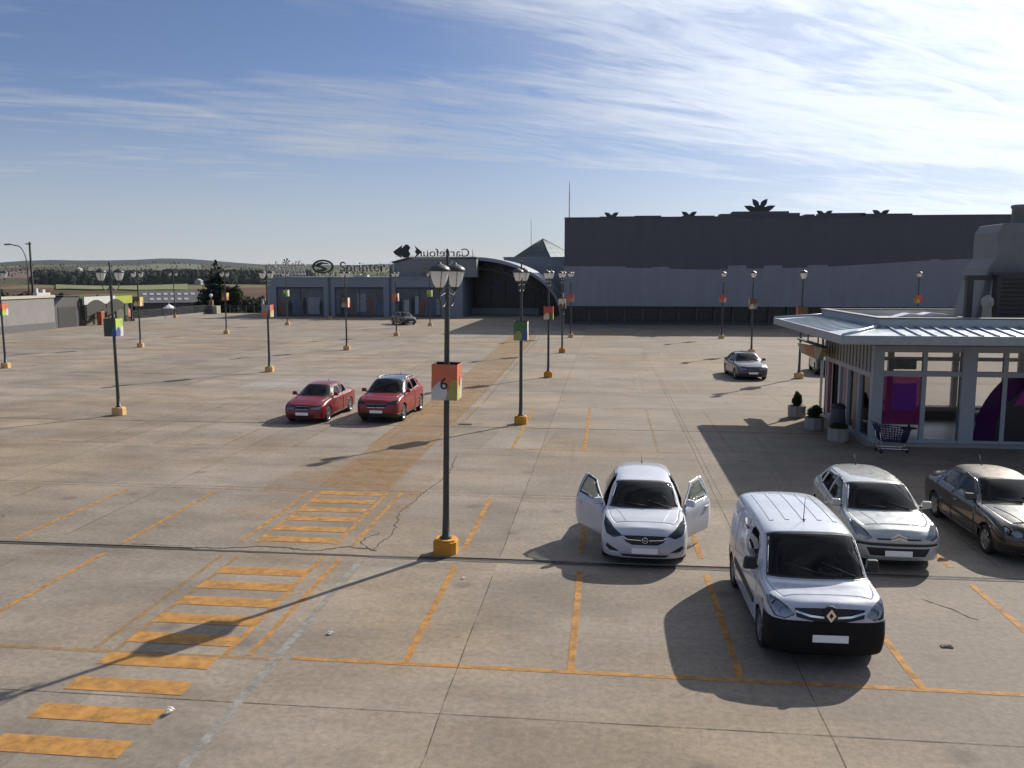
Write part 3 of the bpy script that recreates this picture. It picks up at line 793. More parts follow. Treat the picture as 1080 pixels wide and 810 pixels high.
def paint(name, col, wear=.5, scale=2.2, grain=.10, full=.96):
    """worn road paint: bare concrete shows where it has gone"""
    m = bpy.data.materials.new(name); m.use_nodes = True; MATS[name] = m
    nt = m.node_tree; b = nt.nodes['Principled BSDF']; N = nt.nodes.new; Lk = nt.links.new
    tc = N('ShaderNodeTexCoord')
    n = N('ShaderNodeTexNoise'); n.inputs['Scale'].default_value = scale; n.inputs['Detail'].default_value = 10; n.inputs['Roughness'].default_value = .78
    Lk(tc.outputs['Object'], n.inputs['Vector'])
    r1 = N('ShaderNodeMapRange'); r1.interpolation_type = 'SMOOTHSTEP'
    r1.inputs[1].default_value = wear-grain; r1.inputs[2].default_value = wear+grain; r1.inputs[3].default_value = 0; r1.inputs[4].default_value = full
    Lk(n.outputs['Fac'], r1.inputs[0])
    n2 = N('ShaderNodeTexNoise'); n2.inputs['Scale'].default_value = 5; n2.inputs['Detail'].default_value = 6; Lk(tc.outputs['Object'], n2.inputs['Vector'])
    r2 = N('ShaderNodeMapRange'); r2.inputs[1].default_value = .3; r2.inputs[2].default_value = .7; r2.inputs[3].default_value = .72; r2.inputs[4].default_value = 1.2; Lk(n2.outputs['Fac'], r2.inputs[0])
    s = N('ShaderNodeVectorMath'); s.operation = 'SCALE'; s.inputs[0].default_value = col; Lk(r2.outputs[0], s.inputs['Scale']); Lk(s.outputs[0], b.inputs['Base Color'])
    b.inputs['Roughness'].default_value = .8; b.inputs['Specular IOR Level'].default_value = .25
    t = N('ShaderNodeBsdfTransparent'); mx = N('ShaderNodeMixShader'); o = nt.nodes['Material Output']
    Lk(r1.outputs[0], mx.inputs[0]); Lk(t.outputs[0], mx.inputs[1]); Lk(b.outputs[0], mx.inputs[2]); Lk(mx.outputs[0], o.inputs[0])
    return m

def strip(u0, v0, u1, v1, z, mb): mb.quad((u0, v0, z), (u1, v0, z), (u1, v1, z), (u0, v1, z))

def lot():
    CON = concrete('lot_concrete', (.222, .190, .154))
    m = MB(); strip(-61, -40, 90, 128, 0, m); struct(m.build('parking_lot', CON))
    m = MB(); m.b2((-61, -40, -7), (90, 128, -.02)); struct(m.build('lot_deck', mat('deck_edge', (.2,.19,.17), .9)))
    PATCH = concrete('patch_concrete', (.255, .23, .20), stain=.4)
    m = MB(); m.add([(-19.6,42.8,.002),(-11.0,43.1,.002),(-12.2,48.9,.002),(-19.5,47.4,.002)], [(0,1,2,3)]); struct(m.build('concrete_patch', PATCH))
    m = MB(); m.add([(-4.3,28.6,.002),(-2.2,29.2,.002),(-1.9,32.2,.002),(-4.0,32.5,.002)], [(0,1,2,3)]); struct(m.build('concrete_patch', PATCH))
    m = MB(); m.add([(-5.0,15.6,.002),(-3.9,16.9,.002),(-2.6,17.25,.002),(-5.0,17.25,.002)], [(0,1,2,3)]); struct(m.build('concrete_patch', PATCH))
    JD = mat('joint_dark', (.035,.03,.027), .95)
    JT = paint('joint_tar', (.07,.062,.055), .45, 1.3, .14, .8)
    # wide expansion joint with its raised lip
    rr = random.Random(3)
    def ragged(u0, u1, v, w, z, name, m_, step=.35, j=.25):
        mb = MB(); u = u0; pa = None
        while u < u1+step:
            a = v-w/2*(1+rr.uniform(-j, j)); b = v+w/2*(1+rr.uniform(-j, j))
            if pa: mb.quad((pa[0], pa[1], z), (u, a, z), (u, b, z), (pa[0], pa[2], z))
            pa = (u, a, b); u += step
        return struct(mb.build(name, m_))
    ragged(-61, 40, 17.33, .10, .006, 'expansion_joint', JD, .3, .35)
    ragged(-5.0, 40, 17.25, .07, .007, 'joint_filler', mat('joint_filler', (.11,.095,.08), .9), .25, .5)
    m = MB(); m.b2((-3.9, 17.42, 0), (4, 17.56, .022)); m.b2((-30, 17.42, 0), (-9.0, 17.5, .02)); struct(m.build('joint_lip', CON, bevel=.006))
    for v in (33.05, 49.2, 65.2, 81.0): ragged(-61, 40, v, .06, .005, 'expansion_joint', JD, .6, .3)
    for v in (10.95, 5.5, -.5): ragged(-61, 40, v, .018, .005, 'slab_joint', JT, .8, .3)
    for v in (22.8, 27.9, 38.6, 43.7, 54.4, 59.5): ragged(-61, 40, v, .02, .005, 'slab_joint', JT, 1.2, .3)
    def vj(u, v0, v1, w=.016):
        mb = MB(); v = v0; pa = None
        while v < v1:
            uu = u+rr.uniform(-.012, .012)
            if pa: mb.quad((pa[0]-w/2, pa[1], .0055), (pa[0]+w/2, pa[1], .0055), (uu+w/2, v, .0055), (uu-w/2, v, .0055))
            pa = (uu, v); v += .8
        struct(mb.build('slab_joint', JT))
    for u in (-33, -27.8, -22.7, -17.5, -12.4, 3.0, 8.1, 13.2, 18.3, 23.5): vj(u, 18, 82)
    for u in (-17.5, -12.4, -2.2, 3.0, 8.1, 13.2): vj(u, 2, 17.2)
    vj(-2.2, 17.6, 82); vj(3.16, 23, 52, .016)
    # cracks
    def crack(pts, w):
        mb = MB(); P = []
        for (a, b) in zip(pts[:-1], pts[1:]):
            n = max(2, int(math.dist(a, b)/.12))
            for k in range(n): t = k/n; P.append((a[0]+(b[0]-a[0])*t+rr.uniform(-.05,.05), a[1]+(b[1]-a[1])*t+rr.uniform(-.04,.04)))
        for i in range(len(P)-1):
            (a, b), (c, d) = P[i], P[i+1]; l = math.dist(P[i], P[i+1]) or 1; nx, ny = -(d-b)/l, (c-a)/l
            w0 = w*rr.uniform(.3, 1.2); w1 = w*rr.uniform(.3, 1.2)
            mb.quad((a-nx*w0, b-ny*w0, .0062), (a+nx*w0, b+ny*w0, .0062), (c+nx*w1, d+ny*w1, .0062), (c-nx*w1, d-ny*w1, .0062))
        struct(mb.build('crack', JD))
    crack([(-5.0,17.75),(-4.9,19.2),(-5.15,20.6),(-5.0,22.3),(-4.7,25.0),(-4.9,27.8)], .014)
    crack([(-4.9,17.7),(-5.6,17.9),(-6.3,17.55),(-7.4,17.75),(-8.3,17.5),(-10.6,17.55)], .025)
    crack([(-5.2,19.0),(-5.5,18.3),(-5.0,17.7)], .012); crack([(5.9,16.1),(6.3,15.5),(6.6,15.0)], .012)
    # ---------------- markings
    OR = paint('orange_paint', (.42,.215,.062), .41, 3.0, .17, .90)
    ZB = paint('zebra_paint', (.42,.215,.062), .375, 2.6, .20, .92)
    ORF = paint('faded_orange_paint', (.34,.205,.08), .48, 1.7, .16, .8)
    ORX = paint('ghost_orange_paint', (.31,.205,.10), .53, 1.2, .16, .7)
    PALE = paint('pale_line_paint', (.33,.31,.27), .45, 2.0, .14, .8)
    Z = .006
    def bays(us, v0, v1, m_, w=.12, skip=None):
        for u in us:
            mb = MB(); strip(u-w/2, v0, u+w/2, v1, Z, mb); struct(mb.build('bay_line', m_))
    def row(u0, u1, v, m_, w=.11):
        mb = MB(); strip(u0, v-w/2, u1, v+w/2, Z-.001, mb); struct(mb.build('row_line', m_))
    right = [-3.05, -.47, 2.06, 4.65, 7.12, 9.65, 12.2, 14.8]
    bays(right[:5], 12.4, 16.95, OR); bays(right[:5], 17.95, 22.4, OR); bays(right[5:], 12.4, 16.9, OR); bays(right[5:], 17.9, 22.4, ORF)
    bays([-10.75, -13.35], 12.4, 16.9, OR, .11); bays([-10.75, -13.35], 17.6, 22.3, OR, .11); bays([-15.95, -18.6, -21.2, -23.8], 12.4, 22.3, ORX)
    row(-4.85, 16, 12.4, OR); row(-24, -5.0, 12.32, ORF); row(-30, 16, 22.55, ORX, .10)
    for u in (-8.15, -7.78, -5.95, -5.56): bays([u], 18.0, 22.6, OR, .10); bays([u], 12.4, 17.1, ORF if u < -7.7 else OR, .10)
    for u in (-8.25, -7.85, -6.15, -5.75): bays([u], 29.0, 38.3, ORF, .10)
    for i in range(12):
        v = 5.75+i*.817+.20-.41
        if v > 16.6: break
    for i in range(-4, 9):                                             # ladder of the foot path
        v = 9.42+i*.817
        mb = MB(); strip(-7.8, v, -6.0, v+.40, Z+.001, mb); struct(mb.build('zebra_stripe', ZB))
    for i in range(6):
        v = 18.1+i*.83
        mb = MB(); strip(-7.75, v, -6.05, v+.36, Z+.001, mb); struct(mb.build('zebra_stripe', ZB))
    for i in range(7):
        v = 23.4+i*.83
        mb = MB(); strip(-7.8, v, -6.1, v+.40, Z+.002, mb); struct(mb.build('zebra_stripe', ORX))
    for i in range(11):
        v = 36.2+i*.95
        mb = MB(); strip(-8.2, v, -6.6, v+.36, Z+.002, mb); struct(mb.build('zebra_stripe', ORF))
    mb = MB(); mb.quad((-8.1,23.0,.0035),(-6.0,23.0,.0035),(-6.2,52,.0035),(-8.5,52,.0035)); mb.quad((-8.5,52,.0035),(-6.2,52,.0035),(-6.8,84,.0035),(-9.4,84,.0035))
    struct(mb.build('painted_footpath', paint('path_paint', (.36,.205,.08), .47, .9, .24, .52)))
    mb = MB(); strip(-9.6, 20, -5.0, 27, .0028, mb); struct(mb.build('paint_wear', paint('path_wear', (.35,.205,.085), .54, .5, .16, .42)))
    for u, a in ((-6.1, 0), (-5.7, 0)):
        mb = MB(); mb.quad((u-.05,39,Z),(u+.05,39,Z),(u-.6,82,Z),(u-.75,82,Z)); struct(mb.build('bay_line', ORX))
    bays([-3.2, -.7], 29.0, 38.3, OR, .11); bays([1.8, 4.3], 29.0, 38.3, ORX, .10); row(-4.8, 3.5, 28.95, ORF, .10); row(-5, 8, 38.4, ORX, .1)
    bays([-10.85, -13.4, -16, -18.6], 28.5, 38.2, ORF if 0 else ORX, .11); row(-30, -9, 28.6, ORX, .1)
    bays([-.9, 1.7, 4.25, 6.8, 9.3], 43.6, 53.2, PALE, .12); bays([-1.1, 1.5, 4.1, 6.6, 9.2], 60, 69.5, PALE, .12); bays([-1.2, 1.3, 3.9, 6.5, 9], 73.5, 82, PALE, .12)
    bays([-3.3], 43.6, 53.2, PALE, .12); row(-30, 10, 43.5, ORX, .1); row(-40, 12, 60, PALE, .1); row(-30, 12, 53.4, ORX, .1)
    bays([-11, -13.6, -16.2, -18.8, -24, -26.6, -29.2], 60, 69.5, PALE, .12); bays([-11, -13.6, -16.2, -24, -26.6], 76, 85, PALE, .12)
    mb = MB(); strip(-5.17, 4, -5.02, 17.1, Z+.001, mb); struct(mb.build('painted_guide_line', paint('grey_line', (.30,.29,.27), .42, 2.2, .16, .75)))
    # litter
    LW = mat('litter_paper', (.75,.74,.72), .8)
    for (u, v, s, lb) in ((-5.9, 10.55, .10, 'crumpled white paper lying between foot path stripes and grey line'), (-4.55, 13.35, .06, 'small white scrap on the grey painted line'), (-3.05+.3, 16.2, .04, 'tiny white scrap beside an orange bay line')):
        r2 = random.Random(int(u*100)); mb = MB(); vs = []
        for q in range(10): a = q*2.4; vs.append((u+s*math.cos(a)*r2.uniform(.4,1), v+s*math.sin(a)*r2.uniform(.4,1), r2.uniform(.014, s*1.1)))
        mb.add(vs, [(0,1,2),(2,3,4),(4,5,6),(6,7,8),(1,4,7),(8,9,0),(3,6,9),(0,5,8)]); o = mb.build('paper_scrap', LW); tag(o, lb, 'litter')
    for (u, v, lx, ly, lb) in ((5.55, 13.95, .18, .09, 'dark flat scrap on the bare bay right of the van'), (-5.6, 33.6, .55, .25, 'dark drain grate in the foot path near a lamp post')):
        mb = MB(); mb.box((u, v, .012), (lx, ly, .012)); mb.box((u+.02, v+.01, .02), (lx*.6, ly*.5, .012), rz=.3)
        tag(mb.build('flat_scrap', JD), lb, 'debris')

# ------------------------------------------------------------------ lamp posts
POLE = mat('pole_paint', (.055,.06,.058), .45, .2)
FROST = None
def frost():
    m = bpy.data.materials.new('frosted_lantern'); m.use_nodes = True
    nt = m.node_tree; nt.nodes.clear(); N = nt.nodes.new
    o = N('ShaderNodeOutputMaterial'); d = N('ShaderNodeBsdfDiffuse'); t = N('ShaderNodeBsdfTranslucent'); a = N('ShaderNodeAddShader'); g = N('ShaderNodeBsdfGlossy'); mx = N('ShaderNodeMixShader')
    d.inputs[0].default_value = (.40,.40,.40,1); t.inputs[0].default_value = (.55,.55,.54,1); g.inputs[1].default_value = .2
    nt.links.new(d.outputs[0], a.inputs[0]); nt.links.new(t.outputs[0], a.inputs[1])
    mx.inputs[0].default_value = .06; nt.links.new(a.outputs[0], mx.inputs[1]); nt.links.new(g.outputs[0], mx.inputs[2]); nt.links.new(mx.outputs[0], o.inputs[0])
    return m
C = dict(orange=lin(218,104,44), red=lin(200,74,44), white=lin(205,205,208), yellow=lin(215,190,70), lime=lin(175,205,60), green=lin(72,120,62), dgreen=lin(60,80,62), blue=lin(50,85,165), brown=lin(120,82,50), cream=lin(220,205,170), grey=lin(150,150,155), ygreen=lin(160,165,75))
def cmat(n):
    c = C[n]; g = sum(c[:3])/3; c = tuple(x*.72+g*.18 for x in c[:3])
    return mat('print_'+n, c, .5, var=.12, scale=4)
BOXES = {}
def lamp(u, v, ang, box, label, base='ochre', zb=3.39, hb=.75, number=None, basew=.50, tilt=0):
    t = thing('lamp_post', label, 'lamp post', (u, v, 0), 0, 'double lantern lamp posts of the car park')
    rl = random.Random(int(u*37+v*11)); t.rotation_euler = (R(rl.uniform(-.4, .4)), R(tilt or rl.uniform(-.5, .5)), 0)
    m = MB(); w = basew/2; c = w*.4
    o8 = [(-w+c,-w),(w-c,-w),(w,-w+c),(w,w-c),(w-c,w),(-w+c,w),(-w,w-c),(-w,-w+c)]
    m.prism(o8, 0, .30, 'xy'); m.prism([(x*.86, y*.86) for x, y in o8], .30, .34, 'xy')
    m.build('base_block', mat('yellow_base', lin(196,138,48), .8, bump=.3) if base == 'yellow' else mat('ochre_base', lin(205,165,115), .85, bump=.3), t, bevel=.01)
    m = MB(); m.lathe([(.13,.34),(.13,.37),(.085,.40),(.070,.9),(.062,3),(.052,5.6),(.034,6.1),(.026,6.44),(.035,6.46),(.03,6.5),(.004,6.53)], n=14); m.build('pole', POLE, t)
    for sg in (1, -1):
        hx = .42*sg; ca, sa = math.cos(ang), math.sin(ang)
        rot = lambda p: (p[0]*ca-p[1]*sa, p[0]*sa+p[1]*ca, p[2])
        m = MB()
        m.tube([rot(p) for p in ((.03*sg,0,5.52),(.10*sg,0,5.40),(.18*sg,0,5.33),(.27*sg,0,5.33),(.345*sg,0,5.40),(.385*sg,0,5.50),(hx,0,5.62),(hx,0,5.68))], .018, 6)
        m.tube([rot(p) for p in ((.03*sg,0,5.62),(.14*sg,0,5.60),(hx*.8,0,5.55),(hx,0,5.64))], .012, 5)
        m.lathe([(.02,5.64),(.06,5.68),(.085,5.70),(.085,5.73)], rot((hx,0,0)), 12)
        am = m.build('arm', POLE, t)
        m = MB(); m.lathe([(.08,5.73),(.12,5.78),(.165,5.90),(.20,6.06)], rot((hx,0,0)), 18); m.build('lantern_glass', FROST, t)
        m = MB(); m.lathe([(.20,6.055),(.225,6.06),(.225,6.09),(.20,6.13),(.13,6.18),(.05,6.205),(.03,6.24),(.004,6.25)], rot((hx,0,0)), 18)
        for q in range(4):
            a = q*math.pi/2+.4; P = lambda r, z: (rot((hx,0,0))[0]+r*math.cos(a), rot((hx,0,0))[1]+r*math.sin(a), z)
            m.tube([P(.085,5.72), P(.125,5.78), P(.17,5.90), P(.207,6.06)], .009, 4)
        m.build('lantern_cap', POLE, t)
    if box:
        h = .27; z0, z1 = zb, zb+hb
        front, side = box
        m = MB(); T = .012
        names = list(dict.fromkeys(list(front)+list(side))); ms = [cmat(n) for n in names]+[INNER]; ix = names.index
        def face(P, cols):
            """a printed panel: ground colour with two wavy fields, each a couple of millimetres thick"""
            a, b, c = cols
            q = lambda s, tt, o=0.0: P(s, z0+(z1-z0)*tt, o)
            m.add([q(0,0), q(1,0), q(1,1), q(0,1)], [(0,1,2,3)], ix(a))
            low = [(0,0),(.55,0),(.62,.2),(.58,.38),(.45,.50),(.30,.52),(.12,.40),(0,.30)]
            m.add([q(s,tt,.003) for s, tt in low], [tuple(range(len(low)))], ix(b))
            lr = [(.58,0),(1,0),(1,.55),(.86,.58),(.72,.46),(.66,.25)]
            m.add([q(s,tt,.003) for s, tt in lr], [tuple(range(len(lr)))], ix(c))
        face(lambda s, z, o: (-h+2*h*s, -h-o, z), front); face(lambda s, z, o: (h+o, -h+2*h*s, z), side)
        face(lambda s, z, o: (h-2*h*s, h+o, z), front); face(lambda s, z, o: (-h-o, h-2*h*s, z), side)
        k = len(names)
        for a, b in (((-h+T,-h+T), (h-T,-h+T)), ((h-T,-h+T), (h-T,h-T)), ((h-T,h-T), (-h+T,h-T)), ((-h+T,h-T), (-h+T,-h+T))):
            m.quad((a[0],a[1],z0), (b[0],b[1],z0), (b[0],b[1],z1), (a[0],a[1],z1), k)
        o = m.build('sign_box', ms, t, recalc=False)
        br = MB()
        for z in (z0+.06, z1-.06): br.box((0,0,z), (2*h-.03,.03,.02)); br.box((0,0,z), (.03,2*h-.03,.018))
        br.build('box_bracket', POLE, o)
        if number:
            text_mesh('number', number, .36, .002, mat('number_ink', (.02,.02,.02), .6), o, Matrix.Translation((-.01, -h-.008, z0+.23)) @ UPR)
            text_mesh('number', number, .30, .002, mat('number_ink_red', lin(170,60,30), .6), o, Matrix.Translation((h+.008, 0, z0+.28)) @ Matrix.Rotation(R(90), 4, 'Z') @ UPR)
    return t

def lamps():
    global FROST; FROST = frost()
    A0 = R(78)
    lamp(-3.4, 17.72, A0, (('orange','white','ygreen'), ('orange','yellow','white')), 'black twin lantern lamp post with orange and white box numbered 6', 'yellow', number='6', tilt=.9)
    lamp(-3.4, 34.0, A0, (('green','ygreen','blue'), ('white','lime','cream')), 'lamp post with a green and blue box, yellow base by two orange bay lines', 'yellow')
    lamp(-3.37, 49.85, A0, (('red','cream','green'), ('red','yellow','lime')), 'lamp post with a red, cream and green box, second behind the number 6 one', 'yellow')
    lamp(-3.38, 65.75, A0, (('cream','brown','dgreen'), ('orange','brown','cream')), 'lamp post with a cream and brown box left of the grey hall corner', 'yellow')
    lamp(-3.39, 81.9, A0, (('red','orange','grey'), ('red','orange','grey')), 'lamp post with a red-orange box at the grey hall corner', 'ochre')
    lamp(-20.75, 34.3, R(66), (('dgreen','dgreen','blue'), ('lime','blue','white')), 'lamp post with a dark green, blue and lime box on pale base', 'ochre')
    lamp(-20.7, 50.8, A0, (('grey','orange','brown'), ('orange','lime','cream')), 'lamp post with a grey and orange box left of the two red cars', 'ochre')
    lamp(-20.55, 66.3, A0, (('brown','grey','orange'), ('cream','white','orange')), 'lamp post with a brown box and white side before the second shop window', 'ochre')
    lamp(-20.4, 82.0, A0, (('orange','orange','brown'), ('cream','orange','white')), 'lamp post with a small orange box near the parked black car', 'ochre')
    lamp(-20.5, 98.6, A0, (('lime','ygreen','lime'), ('white','lime','yellow')), 'lamp post with a lime box behind the parked black car', 'ochre')
    lamp(-38.4, 51.0, R(75), (('orange','lime','green'), ('orange','lime','white')), 'lamp post with an orange over green box at the left edge', 'ochre')
    lamp(-38.3, 67.0, A0, (('brown','cream','yellow'), ('yellow','cream','orange')), 'lamp post with a yellow and cream box in front of the white parasol', 'ochre')
    lamp(-38.2, 83.0, A0, (('brown','orange','brown'), ('yellow','orange','brown')), 'lamp post with an amber and brown box in front of the spruce', 'ochre')
    lamp(-37.6, 98.2, A0, (('lime','green','lime'), ('white','lime','white')), 'lamp post with a lime and white box before the first shop window', 'ochre')
    lamp(-37.0, 112.3, .1, None, 'lamp post without a box standing close to the shop front', 'ochre')
    lamp(-59.4, 113.2, .1, None, 'lamp post without a box beside the low kerb by the white parasol', 'ochre')
    lamp(11.1, 50.9, A0, (('brown','orange','green'), ('orange','red','cream')), 'lamp post with a brown and orange box rising behind the kiosk canopy', 'ochre')
    lamp(10.95, 66.6, A0, (('brown','cream','grey'), ('cream','brown','orange')), 'lamp post with a brown and cream box behind the dark violet saloon', 'ochre')
    lamp(10.7, 82.0, A0, (('red','orange','white'), ('red','white','grey')), 'lamp post with a red-orange box before the middle of the grey hall', 'ochre')
    lamp(28.0, 81.6, A0, (('orange','yellow','red'), ('orange','yellow','orange')), 'lamp post with an amber box seen above the kiosk roof', 'ochre')
# ------------------------------------------------------------------ buildings
def leaf(mb, cx, cz, l, w, a, y0, y1):
    pts = []
    for k in range(9): t = k/8; pts.append((l*t, w*math.sin(math.pi*t**.8)*.5))
    for k in range(7, 0, -1): t = k/8; pts.append((l*t, -w*math.sin(math.pi*t**.8)*.5))
    ca, sa = math.cos(a), math.sin(a)
    mb.prism([(cx+x*ca-z*sa, cz+x*sa+z*ca) for x, z in pts], y0, y1)

def ribbed(name, col):
    """profiled sheet cladding: fine ribs, rain streaks"""
    m = bpy.data.materials.new(name); m.use_nodes = True; MATS[name] = m; nt = m.node_tree; b = nt.nodes['Principled BSDF']; N = nt.nodes.new; Lk = nt.links.new
    tc = N('ShaderNodeTexCoord'); w = N('ShaderNodeTexWave'); w.bands_direction = 'X'; w.inputs['Scale'].default_value = 1.6; Lk(tc.outputs['Object'], w.inputs['Vector'])
    bp = N('ShaderNodeBump'); bp.inputs['Strength'].default_value = .22; bp.inputs['Distance'].default_value = .03; Lk(w.outputs['Fac'], bp.inputs['Height']); Lk(bp.outputs[0], b.inputs['Normal'])
    mp = N('ShaderNodeMapping'); mp.inputs['Scale'].default_value = (1, 1, .12); Lk(tc.outputs['Object'], mp.inputs[0])
    n = N('ShaderNodeTexNoise'); n.inputs['Scale'].default_value = .9; n.inputs['Detail'].default_value = 9; n.inputs['Roughness'].default_value = .7; Lk(mp.outputs[0], n.inputs['Vector'])
    r = N('ShaderNodeMapRange'); r.inputs[1].default_value = .3; r.inputs[2].default_value = .7; r.inputs[3].default_value = .90; r.inputs[4].default_value = 1.09; Lk(n.outputs['Fac'], r.inputs[0])
    s = N('ShaderNodeVectorMath'); s.operation = 'SCALE'; s.inputs[0].default_value = col; Lk(r.outputs[0], s.inputs['Scale']); Lk(s.outputs[0], b.inputs['Base Color']); b.inputs['Roughness'].default_value = .6
    return m
def hall():
    V = 100.6
    t = thing('mall_hall', 'long dark grey windowless hall with a pale wavy lower band', 'building', (-5.0, V, 0))
    UP = ribbed('charcoal_cladding', (.090,.094,.110)); LO = ribbed('pale_grey_cladding', (.255,.26,.295))
    GL = mat('dark_shopfront', (.02,.022,.025), .25, var=.2)
    m = MB(); m.b2((0, 0, 2.35), (70, 45, 12.35)); m.b2((.0, 1.6, 0), (70, 45, 2.35)); body = m.build('wall', UP, t)
    m = MB()
    for k in range(27):                                                   # cladding joints, real 3 mm ribs
        pass
    top = [(0,6.9),(7.1,6.85),(7.1,6.70),(10.0,6.68),(10.0,6.80),(12.0,6.82),(12.0,6.62),(14.3,6.52),(18.6,6.50),(18.6,6.95),(20.6,6.98),(20.6,6.62),(22.6,6.62),(22.6,6.95),(24.6,6.98),(24.6,6.66),(27.4,6.72),(27.4,6.98),(29.6,7.0),(29.6,6.8),(34.4,7.12),(40.5,7.50),(40.5,7.62),(41.6,7.64),(41.6,7.52),(47.4,7.8),(70,8.2)]
    m = MB(); m.prism([(0, 2.3)]+[(70, 2.3)]+top[::-1], -.08, -.003, 'xz'); m.build('lower_cladding', LO, t)
    m = MB(); m.b2((-.02, -.10, 12.35), (70, .35, 12.47)); m.build('parapet_cap', UP, t)
    m = MB()
    for u0, u1, h in ((4,9.2,.1),(8.0,11.0,.16),(13.4,17.0,.12),(17.6,19,.3),(19.0,25.2,.55),(25.2,26.4,.35),(27,28,.18),(28.6,33.5,.3),(33,38.5,.2)): m.b2((u0, .4, 12.47), (u1, 2.4, 12.47+h))
    m.build('roof_plinth', UP, t)
    m = MB(); m.b2((.05, 1.45, .45), (70, 1.57, 2.33)); m.build('shop_glazing', GL, t)
    m = MB()
    for k in range(33): u = .8+k*2.06; m.b2((u, .9, 0), (u+.16, 1.1, 2.3))
    m.build('pillar_row', mat('pillar_grey', (.09,.09,.09), .6), t)['kind'] = 'stuff'
    m = MB(); m.b2((0, .2, 0), (70, 1.44, .10)); m.build('plinth_step', mat('step_concrete', (.24,.22,.2), .9), t)
    # leaf ornaments along the parapet
    LF = mat('ornament_dark', (.03,.04,.045), .5)
    for u, s, two, lb in ((.36, .95, 1, 'pair of dark leaf shapes on the hall roof, first from its left corner'), (9.2, 1.0, 1, 'pair of dark leaf shapes on the hall roof just left of the big cluster'),
                          (17.05, 1.0, 0, 'big cluster of four dark leaves round a stem, highest on the hall roof'), (24.2, 1.0, 1, 'pair of dark leaf shapes on the hall roof just right of the big cluster'), (30.3, 1.05, 1, 'pair of dark leaf shapes on the hall roof nearest the kiosk chimney')):
        o = thing('roof_ornament', lb, 'roof ornament', (u, V+.9, 12.5 if two else 13.0), 0, 'leaf ornaments on the hall roof')
        m = MB(); m.lathe([(.10,0),(.07,.2),(.05,.35)], (0,.1,0), 8)
        if not two: m.prism([(-.75,.0),(.75,.0),(.6,.55),(.3,.75),(-.3,.75),(-.6,.55)], 0, .25)
        m.build('stem', LF, o)
        if two: ls = ((.05,.1,.95,.48,R(30)),(-.05,.1,.95,.48,R(150)))
        else: ls = ((.3,.1,1.55,.62,R(22)),(-.3,.1,1.55,.62,R(158)),(.12,.55,1.15,.62,R(52)),(-.12,.55,1.15,.62,R(128)))
        for cx, cz, l, w, a in ls:
            m = MB(); leaf(m, cx, cz, l*s, w*s, a, .02, .20); m.build('leaf', LF, o)
    o = MB(); o.lathe([(.05,0),(.045,2.5),(.025,4.1),(.01,4.2)], (0,0,0), 6); o.lathe([(.012,3.75),(.09,3.78),(.012,3.8)], (0,0,0), 6)
    a = o.build('roof_mast', POLE, loc=(-4.5, V+.6, 12.4)); tag(a, 'thin tall mast on the hall roof at its left corner', 'mast')

